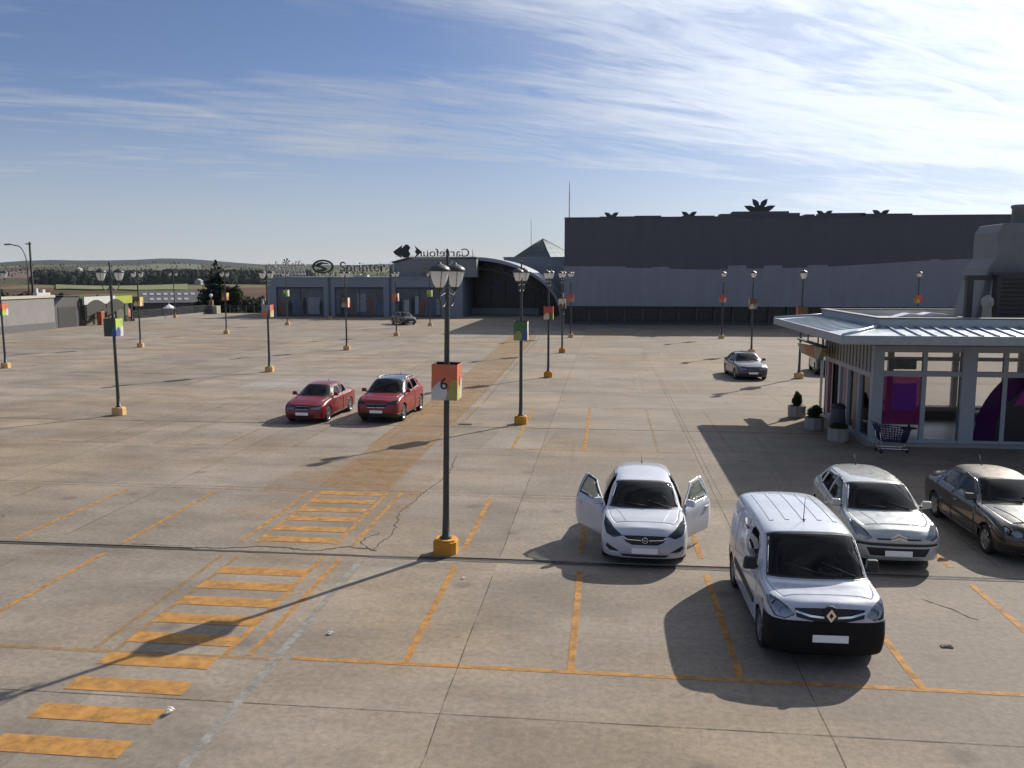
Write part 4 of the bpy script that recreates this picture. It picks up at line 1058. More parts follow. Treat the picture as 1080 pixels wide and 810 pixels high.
def shops():
    V = 119
    t = thing('shop_block', 'low blue-grey shop block with three wide display windows', 'building', (0, V, 0))
    F = mat('blue_grey_facade', (.23,.27,.32), .6, var=.05, scale=.6); D = mat('facade_dark_trim', (.07,.08,.09), .7)  # D is the dark grey trim of the window frames and hood edge
    m = MB()
    wins = [(-47.1,-40.1),(-38.5,-31.4),(-29.6,-23.1)]
    m.b2((-48.3, 0, 4.15), (-20.1, 14, 5.48))
    xs = [-48.3]+[x for w in wins for x in w]+[-20.1]
    for i in range(0, len(xs), 2): m.b2((xs[i], 0, 0), (xs[i+1], .5, 4.15))
    m.b2((-48.3, .5, 0), (-48.0, 14, 4.15)); m.b2((-20.4, .5, 0), (-20.1, 14, 4.15)); m.b2((-48.0, 13.7, 0), (-20.4, 14, 4.15)); m.b2((-48.0, .6, 0), (-20.4, 13.7, .05))
    m.build('wall', F, t)
    m = MB(); m.b2((-48.4, -.12, 5.48), (-20.0, 14.1, 5.60)); m.build('parapet_cap', mat('cap_metal', (.28,.31,.34), .5), t)
    m = MB()
    for u in (-39.4, -30.6): m.b2((u, -.06, .0), (u+.35, -.003, 5.45))
    m.build('pilaster', mat('pilaster_grey', (.10,.12,.14), .6), t)
    posters = [[(.1,.9,'red'),(1.6,.7,'dark'),(2.6,.6,'blue'),(3.7,.7,'dark'),(4.6,1.7,'grey'),(6.2,.5,'dark')], [(.6,.8,'dark'),(1.9,1.0,'brown'),(3.2,1.3,'grey'),(4.9,.7,'red'),(5.9,.8,'blue')], [(.3,.6,'dark'),(1.1,.7,'white'),(2.0,.7,'dark'),(2.7,.6,'white'),(3.4,.8,'red'),(4.4,1.2,'blue'),(5.7,.6,'grey')]]
    pc = dict(red=(.24,.07,.05,1), dark=(.02,.02,.028,1), blue=(.08,.11,.20,1), grey=(.24,.26,.28,1), brown=(.14,.09,.07,1), white=(.36,.38,.40,1))
    for (u0, u1), ps in zip(wins, posters):
        m = MB(); m.b2((u0+.02, .30, .03), (u1-.02, .32, 4.13)); w = m.build('display_window', mat('shop_glass', (.085,.11,.135), .18, var=.25, scale=.7), t)
        m = MB(); m.b2((u0, .22, 3.95), (u1, .30, 4.13)); m.b2((u0, .22, .05), (u1, .30, .18)); m.b2(((u0+u1)/2-.04, .22, .18), ((u0+u1)/2+.04, .295, 3.95))
        m.build('frame', D, w)
        m = MB(); names = list(pc)
        for x, wd, c in ps:
            h0 = rnd.uniform(.3, .9); h1 = rnd.uniform(2.3, 3.3); cx = u0+x+wd/2; ci = names.index(c)
            if c in ('dark', 'brown', 'red'):                            # printed standing figures
                m.prism([(cx-wd*.25,.3),(cx+wd*.25,.3),(cx+wd*.42,h1*.55),(cx+wd*.36,h1*.8),(cx+wd*.12,h1*.84),(cx+wd*.18,h1*.93),(cx,h1),(cx-wd*.18,h1*.93),(cx-wd*.12,h1*.84),(cx-wd*.36,h1*.8),(cx-wd*.42,h1*.55)], .27, .297, mi=ci)
            else: m.b2((cx-wd/2, .27, h0), (cx+wd/2, .297, h1), ci)
        m.build('window_print', [mat('print_window_'+n, pc[n], .5, var=.3, scale=3) for n in names], w)
    # rooftop plant
    for u, w, h, lb in ((-36.5, 2.0, .35, 'low white unit on the shop roof under the green lettering'), (-25.5, 2.2, .45, 'low white unit on the shop roof under the hood')):
        m = MB(); m.b2((u, V+3, 5.52), (u+w, V+4, 5.52+h)); m.b2((u+.2, V+3.2, 5.52+h), (u+.8, V+3.8, 5.52+h+.1)); tag(m.build('roof_unit', mat('unit_white', (.5,.5,.5), .5), bevel=.02), lb, 'roof unit')
    # entrance vault
    e = thing('entrance_vault', 'dark glazed mall entrance under a curved vault', 'building', (-19.5, 125.3, 0))
    A, B = 13.0, 8.45
    arc = [(A*math.cos(R(a)), B*math.sin(R(a))) for a in range(0, 181, 5)]; inn = [((A-.25)*math.cos(R(a)), (B-.5)*math.sin(R(a))) for a in range(0, 181, 5)]
    m = MB()
    for i in range(len(arc)-1): m.prism([arc[i], arc[i+1], inn[i+1], inn[i]], -2.2, 12)
    m.build('vault_roof', mat('vault_metal', (.30,.33,.37), .4, .4), e)
    m = MB(); m.prism(inn, 2.6, 2.7); m.build('glazing', mat('entrance_glass', (.006,.007,.010), .35, var=0), e)
    m = MB()
    for k in range(-5, 6):
        x = k*2.2; z = (B-.7)*math.sqrt(max(.02, 1-(x/(A-.7))**2)); m.b2((x-.05, 2.4, 0), (x+.05, 2.55, z))
    for z in (2.6, 5.0): m.b2((-10.5 if z > 4 else -12, 2.45, z), (10.5 if z > 4 else 12, 2.56, z+.1))
    m.build('mullion', mat('mullion_black', (.02,.02,.024), .5), e)
    m = MB()
    for k in range(14):
        a0, a1 = R(20+k*10), R(30+k*10)
        m.tube([((A-.8)*math.cos(a0), -1.6, (B-.8)*math.sin(a0)), ((A-1.7)*math.cos((a0+a1)/2), -1.6, (B-1.7)*math.sin((a0+a1)/2)), ((A-.8)*math.cos(a1), -1.6, (B-.8)*math.sin(a1))], .07, 5)
    m.tube([((A-1.7)*math.cos(R(a)), -1.6, (B-1.7)*math.sin(R(a))) for a in range(25, 156, 10)], .08, 5)
    m.build('truss', mat('truss_grey', (.12,.13,.14), .5, .3), e)
    m = MB()
    for x, z, w in ((3.0,3.9,1.8),(5.5,3.7,1.5)): m.prism([(x-w/2,z),(x+w/2,z+.25),(x+w/2,z+.5),(x-w/2,z+.35)], 1.6, 1.7)
    m.build('entrance_banner', mat('violet_banner', (.09,.06,.22), .6), e)
    m = MB(); m.b2((-1.0, 1.9, .0), (9.5, 2.3, .9)); m.b2((-1, 1.85, .9), (9.5, 2.35, 1.0)); m.build('entrance_counter', mat('counter_grey', (.2,.2,.21), .5), e)
    h = thing('roof_hood', 'grey sloping roof block carrying the mirrored lettering', 'building', (-31.0, 121.0, 0))
    m = MB(); m.prism([(0,5.55),(12.6,5.55),(12.6,8.15),(3.0,8.15),(.6,7.5),(0,7.0)], 0, 1.9); m.build('wall', mat('hood_grey', (.24,.25,.25), .6, var=.1, scale=1), h)
    m = MB(); m.prism([(.5,7.55),(2.95,8.2),(12.7,8.2),(12.7,8.38),(2.85,8.38),(.3,7.72)], -.2, 1.95); m.build('roof_edge', D, h)
    m = MB(); m.b2((5.3,-.4,5.9), (9.3,-.05,6.1)); m.b2((5.0,-.8,6.1), (9.6,-.05,6.9)); m.build('roof_duct', mat('duct_tan', (.22,.19,.15), .6), h)
    m = MB(); m.prism([(8.6,6.6),(9.5,6.4),(9.4,7.9),(9.1,7.9)], -.7, -.5); m.build('white_flap', mat('unit_white', (.5,.5,.5), .5), h)
    # link roof and glass pyramid behind
    l = MB(); l.b2((-16.8, 140, 3), (-2, 160, 8.55)); l.b2((-16.9, 139.9, 8.55), (-2, 160, 8.75)); tag(l.build('link_block', mat('link_grey', (.27,.30,.33), .6)), 'flat blue-grey roof block under the glass pyramid', 'building')
    p = thing('glass_pyramid', 'dark glass roof pyramid left of the grey hall', 'building', (-11.2, 149, 8.75))
    bs = [(-4.6,-3.5,0),(1.7,-4.6,0),(6.2,2.5,0),(-1,4.6,0)]; ap = (0,0,3.3)
    m = MB(); m.add(bs+[ap], [(0,1,4)], 0); m.add(bs+[ap], [(2,3,4),(3,0,4)], 0); m.add(bs+[ap], [(1,2,4)], 1)
    m.build('glass_face', [mat('pyramid_glass', (.05,.07,.07), .2), mat('pyramid_glass_lit', (.28,.32,.33), .2)], p)  # same glass; the right face's brighter light is put into its paler colour
    m = MB()
    for q in range(4): m.tube([bs[q], ap], .06, 5); m.tube([bs[q], bs[(q+1) % 4]], .06, 5)
    for k in (1, 2, 3):
        f = k/4
        for q in (0, 1):
            a, b = Vector(bs[q]), Vector(bs[q+1]); A_ = Vector(ap); m.tube([a.lerp(A_, f), b.lerp(A_, f)], .025, 4); m.tube([a.lerp(b, f), A_], .02, 4)
    m.build('frame', mat('mullion_dark', (.05,.05,.055), .5), p)
    o = MB(); o.lathe([(.05,0),(.04,4),(.02,6.8)], (0,0,0), 6); tag(o.build('roof_mast', POLE, loc=(-13.4, 152, 8.7)), 'thin mast behind the glass pyramid', 'mast')
    # signs on the roofs
    DG = mat('sign_dark_green', (.018,.035,.03), .4); DK = mat('sign_dark', (.02,.025,.035), .4); ST = mat('sign_steel', (.14,.14,.13), .5, .4)
    s = thing('roof_sign', 'dark green lettering with an oval emblem on the shop roof', 'sign', (0, V+.6, 5.6))
    m = MB(); ring = [(-40.3+1.6*math.cos(a), 1.45+.98*math.sin(a)) for a in [2*math.pi*q/28 for q in range(28)]]; rin = [(-40.3+1.28*math.cos(a), 1.45+.72*math.sin(a)) for a in [2*math.pi*q/28 for q in range(28)]]
    for i in range(28): j = (i+1) % 28; m.prism([ring[i], ring[j], rin[j], rin[i]], 0, .2)
    m.prism([(-41.55,1.55),(-41.1,1.95),(-40.5,2.1),(-39.6,1.95),(-39.3,1.75),(-40.4,1.80),(-40.75,1.62),(-40.2,1.42),(-39.7,1.2),(-39.75,.92),(-40.4,.75),(-41.0,.85),(-41.3,1.1),(-40.6,1.0),(-40.25,1.12),(-40.6,1.30),(-41.2,1.42)], .02, .18)
    m.build('emblem', DG, s)
    text_mesh('lettering', 'Sprinter', 2.0, .1, DG, s, Matrix.Translation((-34.55, .1, .75)) @ Matrix.Diagonal((1.02, 1, 1, 1)) @ UPR)
    m = MB()
    for u in (-41.5, -39, -37, -34.5, -32, -30.6): m.tube([(u, .3, 0), (u, .3, 2.0)], .04, 5); m.tube([(u, .3, 1.6), (u, 1.6, 0)], .03, 5)
    m.tube([(-41.8, .3, .55), (-30.2, .3, .55)], .04, 5); m.build('sign_frame', ST, s)
    s = thing('roof_sign', 'mirrored dark lettering with an arrow emblem, seen from behind on the hood', 'sign', (0, 121.0, 8.4))
    text_mesh('lettering', 'Carrefour', 1.62, .08, DK, s, Matrix.Translation((-23.1, .1, .05)) @ Matrix.Diagonal((1.13, 1, 1, 1)) @ UPR, flipx=True)
    m = MB()                                                              # emblem, likewise from behind: two pointed shapes round a curved gap
    o = lambda L_: [(-29.0-(x), z) for x, z in L_]
    m.prism([(-30.4,.75),(-29.1,1.65),(-29.15,1.2),(-28.6,1.75),(-28.2,1.75),(-27.9,1.35),(-28.15,.9),(-27.9,.45),(-28.2,-.05),(-28.9,-.1),(-29.3,.3),(-29.1,-.15),(-30.1,.35)], 0, .2)
    m.prism([(-26.2,.72),(-27.3,1.6),(-27.05,1.05),(-27.25,.75),(-27.0,.4),(-27.3,-.1)], 0, .2)
    m.build('emblem', DK, s)
    m = MB()
    for u in (-29.6, -27, -25.5, -23, -20.5, -19): m.tube([(u, .3, -.1), (u, .3, 1.1)], .03, 5); m.tube([(u, .3, .9), (u, 1.3, -.1)], .025, 5)
    m.tube([(-30, .3, .12), (-18.7, .3, .12)], .03, 5); m.build('sign_frame', ST, s)
    s = thing('roof_sign', 'pale scaffold lettering sign at the left end of the shop roof, seen from behind', 'sign', (0, V+1.2, 5.6))
    PL = mat('sign_pale', (.50,.50,.44), .6); m = MB(); r2 = random.Random(5)
    tops = [1.9,2.0,1.7,2.3,1.85,2.0,2.25,1.8,2.1,2.35,2.45,2.0]
    for i, h in enumerate(tops):
        u = -49.0+i*.5; m.tube([(u, 0, 0), (u, 0, h)], .05, 5); m.tube([(u, 0, h*.8), (u, 1.3, 0)], .03, 4)
        for z in (.45,.85,1.25,1.6): m.box((u+.22+r2.uniform(-.06,.06), -.06, z+r2.uniform(-.05,.05)), (.40*r2.uniform(.6,1), .08,   .19*r2.uniform(.7,1.5)), rz=0)
        m.tube([(u, -.05, h-.5), (u+.18, -.05, h-.12), (u+.42, -.05, h-.35), (u+.4, -.05, h-.8)], .06, 5)
    for z in (.3, 1.05, 1.75): m.tube([(-49.1, .05, z), (-43.2, .05, z)], .04, 5)
    m.tube([(-43.2, .05, 1.75), (-41.4, .05, .1)], .035, 5)
    m.build('sign_frame', PL, s)
    m = MB()
    for k in range(6): a = k*1.05; m.prism([(-45.9,1.9),(-45.9+.55*math.cos(a),2.2+.45*math.sin(a)),(-45.9+.55*math.cos(a+.5),2.2+.45*math.sin(a+.5))], .0, .06)
    m.build('bow_shape', DK, s)
    m = MB(); m.tube([(0,0,0),(0,0,1.7)], .09, 6); m.lathe([(.12,1.7),(.1,1.85),(.01,1.9)], n=8)
    tag(m.build('roof_vent', mat('unit_white', (.5,.5,.5), .5), loc=(-30.0, V+.35, 5.6)), 'thin white vent pipe in front of the green lettering', 'vent pipe')

def film(name, col, opq):
    """printed see-through film"""
    m = bpy.data.materials.new(name); m.use_nodes = True; nt = m.node_tree; nt.nodes.clear(); N = nt.nodes.new
    o = N('ShaderNodeOutputMaterial'); d = N('ShaderNodeBsdfDiffuse'); d.inputs[0].default_value = col+(1,); tl = N('ShaderNodeBsdfTranslucent'); tl.inputs[0].default_value = col+(1,)
    a = N('ShaderNodeAddShader'); nt.links.new(d.outputs[0], a.inputs[0]); nt.links.new(tl.outputs[0], a.inputs[1])
    t = N('ShaderNodeBsdfTransparent'); t.inputs[0].default_value = tuple(.35+.6*c for c in col)+(1,); mx = N('ShaderNodeMixShader'); mx.inputs[0].default_value = opq
    nt.links.new(t.outputs[0], mx.inputs[1]); nt.links.new(a.outputs[0], mx.inputs[2]); nt.links.new(mx.outputs[0], o.inputs[0]); return m
def kiosk():
    t = thing('glass_kiosk', 'white framed glass kiosk with a deep metal canopy', 'building', (0, 0, 0))
    WF = mat('white_frame', (.36,.385,.41), .5, var=.05); BG = mat('beige_panel', (.30,.28,.25), .6, var=.08); RF = mat('zinc_roof', (.40,.45,.50), .33, .55, var=.08, scale=2); FA = mat('fascia_metal', (.33,.36,.38), .45, .3)
    U0, U1, V0, V1 = 9.28, 24.0, 31.0, 37.6
    # floor and back
    m = MB(); m.b2((U0-.15, V0-.15, .0), (U1, V1+.15, .12)); m.build('floor_slab', mat('tile_floor', (.30,.29,.28), .35, var=.1, scale=3), t)
    # frames: front (facing the camera), left, back
    m = MB()
    posts = [9.28, 12.25, 15.6, 18.9, 22.2]
    for i, u in enumerate(posts): m.b2((u, V0, .12), (u+(.36 if i == 0 else .48), V0+.30, 3.52))
    for u in (10.95, 13.62, 17.2, 20.5): m.b2((u, V0+.06, .20), (u+.15, V0+.2, 3.4))
    for a, b in zip(posts, posts[1:]+[U1]):
        a += .36 if a < 10 else .48
        m.b2((a, V0+.05, 2.46), (b, V0+.21, 2.64)); m.b2((a, V0+.05, .12), (b, V0+.22, .22)); m.b2((a, V0+.04, 3.30), (b, V0+.24, 3.52))
    for v in (32.6, 34.1, 35.2, 36.3, 37.25): m.b2((U0, v, .12), (U0+.24, v+.22, 2.5))
    m.b2((U0-.02, V0+.3, 2.38), (U0+.26, V1, 2.56)); m.b2((U0+.02, V0+.3, .12), (U0+.2, V1, .2))
    for u in (9.28, 11.8, 14.4, 17.0, 19.6, 22.2): m.b2((u, V1-.25, .12), (u+.2, V1, 3.5))
    m.b2((U0, V1-.24, 2.4), (U1, V1-.02, 2.55)); m.b2((U0, V1-.24, .12), (U1, V1-.02, .30))
    m.build('frame', WF, t)
    m = MB(); m.b2((U0-.05, V0+.31, 2.56), (U0+.16, V1, 3.52)); left = m.build('upper_panel', BG, t)
    m = MB()
    for k in range(14): v = 31.6+k*.43; m.b2((U0-.075, v, 2.58), (U0-.052, v+.04, 3.5))
    m.build('panel_seam', mat('seam_brown', (.14,.12,.10), .7), left)
    G = glass('kiosk_glass', (.92,.92,.93), .8)
    for a, b in zip([9.64, 12.73, 16.08, 19.38], [12.25, 15.6, 18.9, 22.2]):
        for z0, z1 in ((.22, 2.46), (2.64, 3.30)):
            m = MB(); m.b2((a, V0+.12, z0), (b, V0+.135, z1)); m.build('window_pane', G, t)
    for v0, v1 in ((31.32,32.6),(32.82,34.1),(34.32,35.2),(35.42,36.3),(36.52,37.25)):
        m = MB(); m.b2((U0+.10, v0, .2), (U0+.115, v1, 2.38)); m.build('window_pane', G, t)
    for a, b in zip([9.48, 12.0, 14.6, 17.2, 19.8], [11.8, 14.4, 17.0, 19.6, 22.2]):
        m = MB(); m.b2((a, V1-.14, .30), (b, V1-.125, 2.4)); m.b2((a, V1-.14, 2.55), (b, V1-.125, 3.5)); m.build('window_pane', G, t)
    # printed film on the panes
    MG = film('magenta_film', (.30,.05,.19), .42); PU = film('violet_film', (.26,.07,.38), .45); DP = film('dark_purple_film', (.06,.015,.08), .75); PK = mat('pink_strip', (.30,.16,.17), .5)
    m = MB(); m.b2((9.66, V0+.105, .75), (10.93, V0+.117, 2.45), 0); m.b2((10.0, V0+.098, 1.25), (10.8, V0+.104, 2.2), 1); m.b2((9.85, V0+.105, 2.70), (10.75, V0+.117, 3.05), 2)
    m.build('window_film', [MG, PU, mat('poster_teal', (.06,.07,.07), .5, var=.6, scale=6)], t)
    def arcfilm(c, r, u0, u1, zmax, mi):
        pts = [(u0, .22)]; k = 0
        for q in range(25):
            u = u0+(u1-u0)*q/24; d = r*r-(u-c)**2
            if d <= 0: continue
            pts.append((u, min(zmax, .22+math.sqrt(d))))
        pts.append((u1, .22)); return pts
    m = MB(); m.prism(arcfilm(15.8, 3.05, 12.76, 15.58, 2.45, 0), V0+.10, V0+.117, mi=0)
    m.prism(arcfilm(15.6, 2.2, 13.5, 15.58, 2.45, 0), V0+.09, V0+.098, mi=1)
    m.prism([(14.5,2.66),(15.58,2.66),(15.58,3.0),(15.2,2.9),(14.8,2.78)], V0+.10, V0+.117, mi=2); m.prism([(14.0,1.45),(15.5,1.75),(15.55,2.45),(14.6,2.45)], V0+.08, V0+.088, mi=2)
    m.build('window_film', [DP, mat('near_black_film', (.012,.012,.016), .4), film('magenta_film_pale', (.42,.06,.28), .6)], t)
    m = MB()
    for v0, v1 in ((34.35,34.75),(36.3,36.5),(37.0,37.24),(32.85,33.2)): m.b2((U0-.006, v0, .2), (U0-.002+.1, v1, 2.37))
    m.build('pink_strip', PK, t)
    # furniture inside, seen through the glass
    TB = mat('table_top', (.30,.30,.31), .4); 
    for u, v in ((11.6, 34.0), (14.2, 33.4), (11.0, 36.0)):
        o = thing('cafe_table', {(11.6):'pale cafe table inside the kiosk behind its second pane', 14.2:'pale cafe table inside the kiosk behind the purple pane', 11.0:'pale cafe table inside the kiosk near its back wall'}[u], 'table', (u, v, .12), 0, 'tables inside the kiosk')
        m = MB(); m.lathe([(.01,.70),(.55,.70),(.55,.74),(.01,.74)], n=20); m.build('table_top', TB, o)
        m = MB(); m.lathe([(.3,0),(.3,.02),(.04,.05),(.04,.70)], n=12); m.build('leg', DARK, o)
    m = MB(); m.b2((12.0, 36.5, .12), (16.5, 36.9, .55)); m.b2((11.9, 36.45, .55), (16.6, 36.95, .60)); tag(m.build('serving_counter', mat('counter_dark', (.05,.05,.055), .4)), 'dark serving counter inside the kiosk', 'counter')
    m = MB(); m.b2((9.4, V0+.3, 3.54), (U1, V1, 3.60)); m.build('ceiling', mat('ceiling_dark', (.10,.10,.10), .8), t)
    # canopy roof: sloped zinc sheet with standing seams, fascia, soffit
    EL, ER, EF, EB = 7.42, 26.0, 28.15, 39.4; IL, IF, IB = 9.1, 30.0, 37.9
    z0, z1 = 4.05, 4.24
    m = MB()
    m.quad((EL,EF,z0), (ER,EF,z0), (ER,IF,z1), (IL,IF,z1)); m.quad((EL,EB,z0), (EL,EF,z0), (IL,IF,z1), (IL,IB,z1)); m.quad((ER,EB,z0), (EL,EB,z0), (IL,IB,z1), (ER,IB,z1))
    roof = m.build('canopy_roof', RF, t, recalc=False)
    m = MB()
    for k in range(34):
        u = 9.3+k*.47; m.add([(u,EF+.02,z0+.003),(u+.05,EF+.02,z0+.003),(u+.05,IF,z1+.003),(u,IF,z1+.003),(u,EF+.02,z0+.055),(u+.05,EF+.02,z0+.055),(u+.05,IF,z1+.055),(u,IF,z1+.055)], [(4,5,6,7),(0,1,5,4),(0,4,7,3),(1,2,6,5)])
    for k in range(16):
        v = 30.4+k*.55; 
        if v > 37.8: break
        m.add([(EL+.02,v,z0+.003),(EL+.02,v+.035,z0+.003),(IL,v+.035,z1+.003),(IL,v,z1+.003),(EL+.02,v,z0+.03),(EL+.02,v+.035,z0+.03),(IL,v+.035,z1+.03),(IL,v,z1+.03)], [(4,5,6,7),(0,1,5,4),(0,4,7,3),(1,2,6,5)])
    for a, b in (((EL,EF,z0),(IL,IF,z1)),((EL,EB,z0),(IL,IB,z1))): m.tube([(a[0]+.02,a[1]+.02,a[2]+.02),(b[0],b[1],b[2]+.03)], .06, 6)
    m.build('standing_seam', RF, roof)
    m = MB(); T = .06
    m.b2((EL-.02,EF-.04,z0-.26),(ER,EF+T,z0+.02)); m.b2((EL-.02,EF+T,z0-.26),(EL+T,EB-T,z0+.02)); m.b2((EL-.02,EB-T,z0-.26),(ER,EB+.02,z0+.02)); m.build('fascia', FA, t)
    m = MB(); m.quad((EL+T,EF+T,z0-.24),(ER,EF+T,z0-.24),(ER,EB-T,z0-.24),(EL+T,EB-T,z0-.24)); m.build('soffit', mat('soffit_grey', (.22,.22,.22), .7), t)
    m = MB(); m.b2((9.3, V0+.02, 3.53), (U1, V0+.28, 3.80)); m.b2((9.3, V0+.28, 3.53), (9.5, V1, 3.80)); m.build('lintel', BG, t)
    # parapet and flat roof
    m = MB(); p0, p1 = z1-.05, 4.50
    m.b2((IL,IF,p0),(ER,IF+.18,p1)); m.b2((IL,IF+.18,p0),(IL+.18,IB-.18,p1)); m.b2((IL,IB-.18,p0),(ER,IB,p1)); m.build('parapet', RF, t)
    m = MB(); m.b2((IL-.05,IF-.05,p1),(ER,IF+.24,p1+.05)); m.b2((IL-.05,IF+.24,p1),(IL+.24,IB-.24,p1+.05)); m.b2((IL-.05,IB-.24,p1),(ER,IB+.05,p1+.05)); m.build('parapet_cap', mat('cap_dark', (.12,.13,.14), .5), t)
    m = MB(); m.quad((IL+.18,IF+.18,4.27),(ER,IF+.18,4.27),(ER,IB-.18,4.27),(IL+.18,IB-.18,4.27)); m.build('flat_roof', mat('gravel_roof', (.42,.39,.32), .9, var=.2, scale=12, bump=.3), t)
    m = MB()
    for x, y in ((9.46, 38.9), (16, 39.2), (22, 39.2)): m.tube([(x, y, 0), (x, y, 3.82)], .06, 8)
    m.build('canopy_post', WF, t)
    # rooftop extraction plant
    h = thing('extraction_unit', 'grey rooftop extraction duct with a dark louvred intake on the kiosk', 'roof unit', (0, 0, 4.27))
    GA = mat('galvanised_grey', (.165,.172,.18), .6, .1, var=.15, scale=2); DKM = mat('unit_dark', (.045,.045,.05), .6)
    m = MB(); V = 34.6
    m.prism([(14.55,1.75),(14.72,1.75),(17.5,1.75),(17.5,3.62),(14.80,3.62),(14.62,3.3),(14.62,2.35),(14.35,1.95),(14.0,.05),(14.35,.05),(14.5,1.2)], V, V+2.2); m.build('duct', GA, h, bevel=.04)
    m = MB(); m.b2((14.52, V-.5, .0), (17.5, V-.02, 1.70)); m.b2((14.44, V-.56, 1.70), (17.6, V, 1.80)); m.build('intake_box', DKM, h)
    m = MB()
    for k in range(9): m.box((16.0, V-.55, .25+k*.16), (2.7, .06, .02), M=Matrix.Rotation(R(35), 3, 'X'))
    m.build('louvre', mat('louvre_dark', (.06,.06,.065), .5, .3), h)
    m = MB(); m.lathe([(.34,3.6),(.34,4.22),(.38,4.24),(.38,4.34),(.32,4.36),(.01,4.38)], (15.75, V+.8, 0), 14); m.build('chimney_cap', GA, h)
    m = MB(); m.b2((13.55, V-.2, 0), (13.78, V+.03, 1.5)); m.b2((13.5, V-.2, 1.5), (14.6, V+.03, 1.68)); m.build('duct_frame', DKM, h)
    m = MB(); m.lathe([(.18,0),(.16,.5),(.22,.6),(.22,.8),(.05,.95)], (14.15, V-.6, 0), 10); m.build('vent_cowl', mat('cowl_pale', (.32,.31,.29), .5), h)
    m = MB(); m.prism([(0,0),(2.6,0),(2.2,.12),(1.4,.20),(1.1,.12),(.6,.17)], 0, .8); tag(m.build('skylight_dome', mat('dome_white', (.55,.55,.56), .3), loc=(11.4, 35.8, 4.275)), 'low white roof dome lying on the kiosk roof', 'skylight')
    # hanging sign at the back corner
    s = thing('hanging_sign', 'tan and orange sign board hanging under the canopy at the back corner', 'sign', (0, 0, 0))
    m = MB(); m.prism([(36.2,2.50),(39.4,2.52),(40.1,2.90),(35.5,3.05)], 8.62, 8.82, 'yz'); bd = m.build('sign_board', mat('sign_tan', (.34,.27,.17), .6, var=.2, scale=2), s)
    m = MB(); m.prism([(36.8,2.58),(38.2,2.58),(38.6,2.92),(37.0,2.95)], 8.605, 8.617, 'yz'); m.build('orange_print', mat('sign_orange', (.40,.15,.05), .6), bd)
    m = MB(); m.b2((8.60, 35.5, 3.05), (8.84, 40.1, 3.11)); m.build('planted_edge', mat('edge_green', (.03,.05,.025), .9, var=.4, scale=8), bd)
    m = MB(); m.tube([(8.72,38.5,3.1),(8.72,38.5,3.85)], .03, 6); m.tube([(8.72,36.7,3.1),(8.72,36.7,3.85)], .03, 6); m.build('hanger_rod', POLE, s)

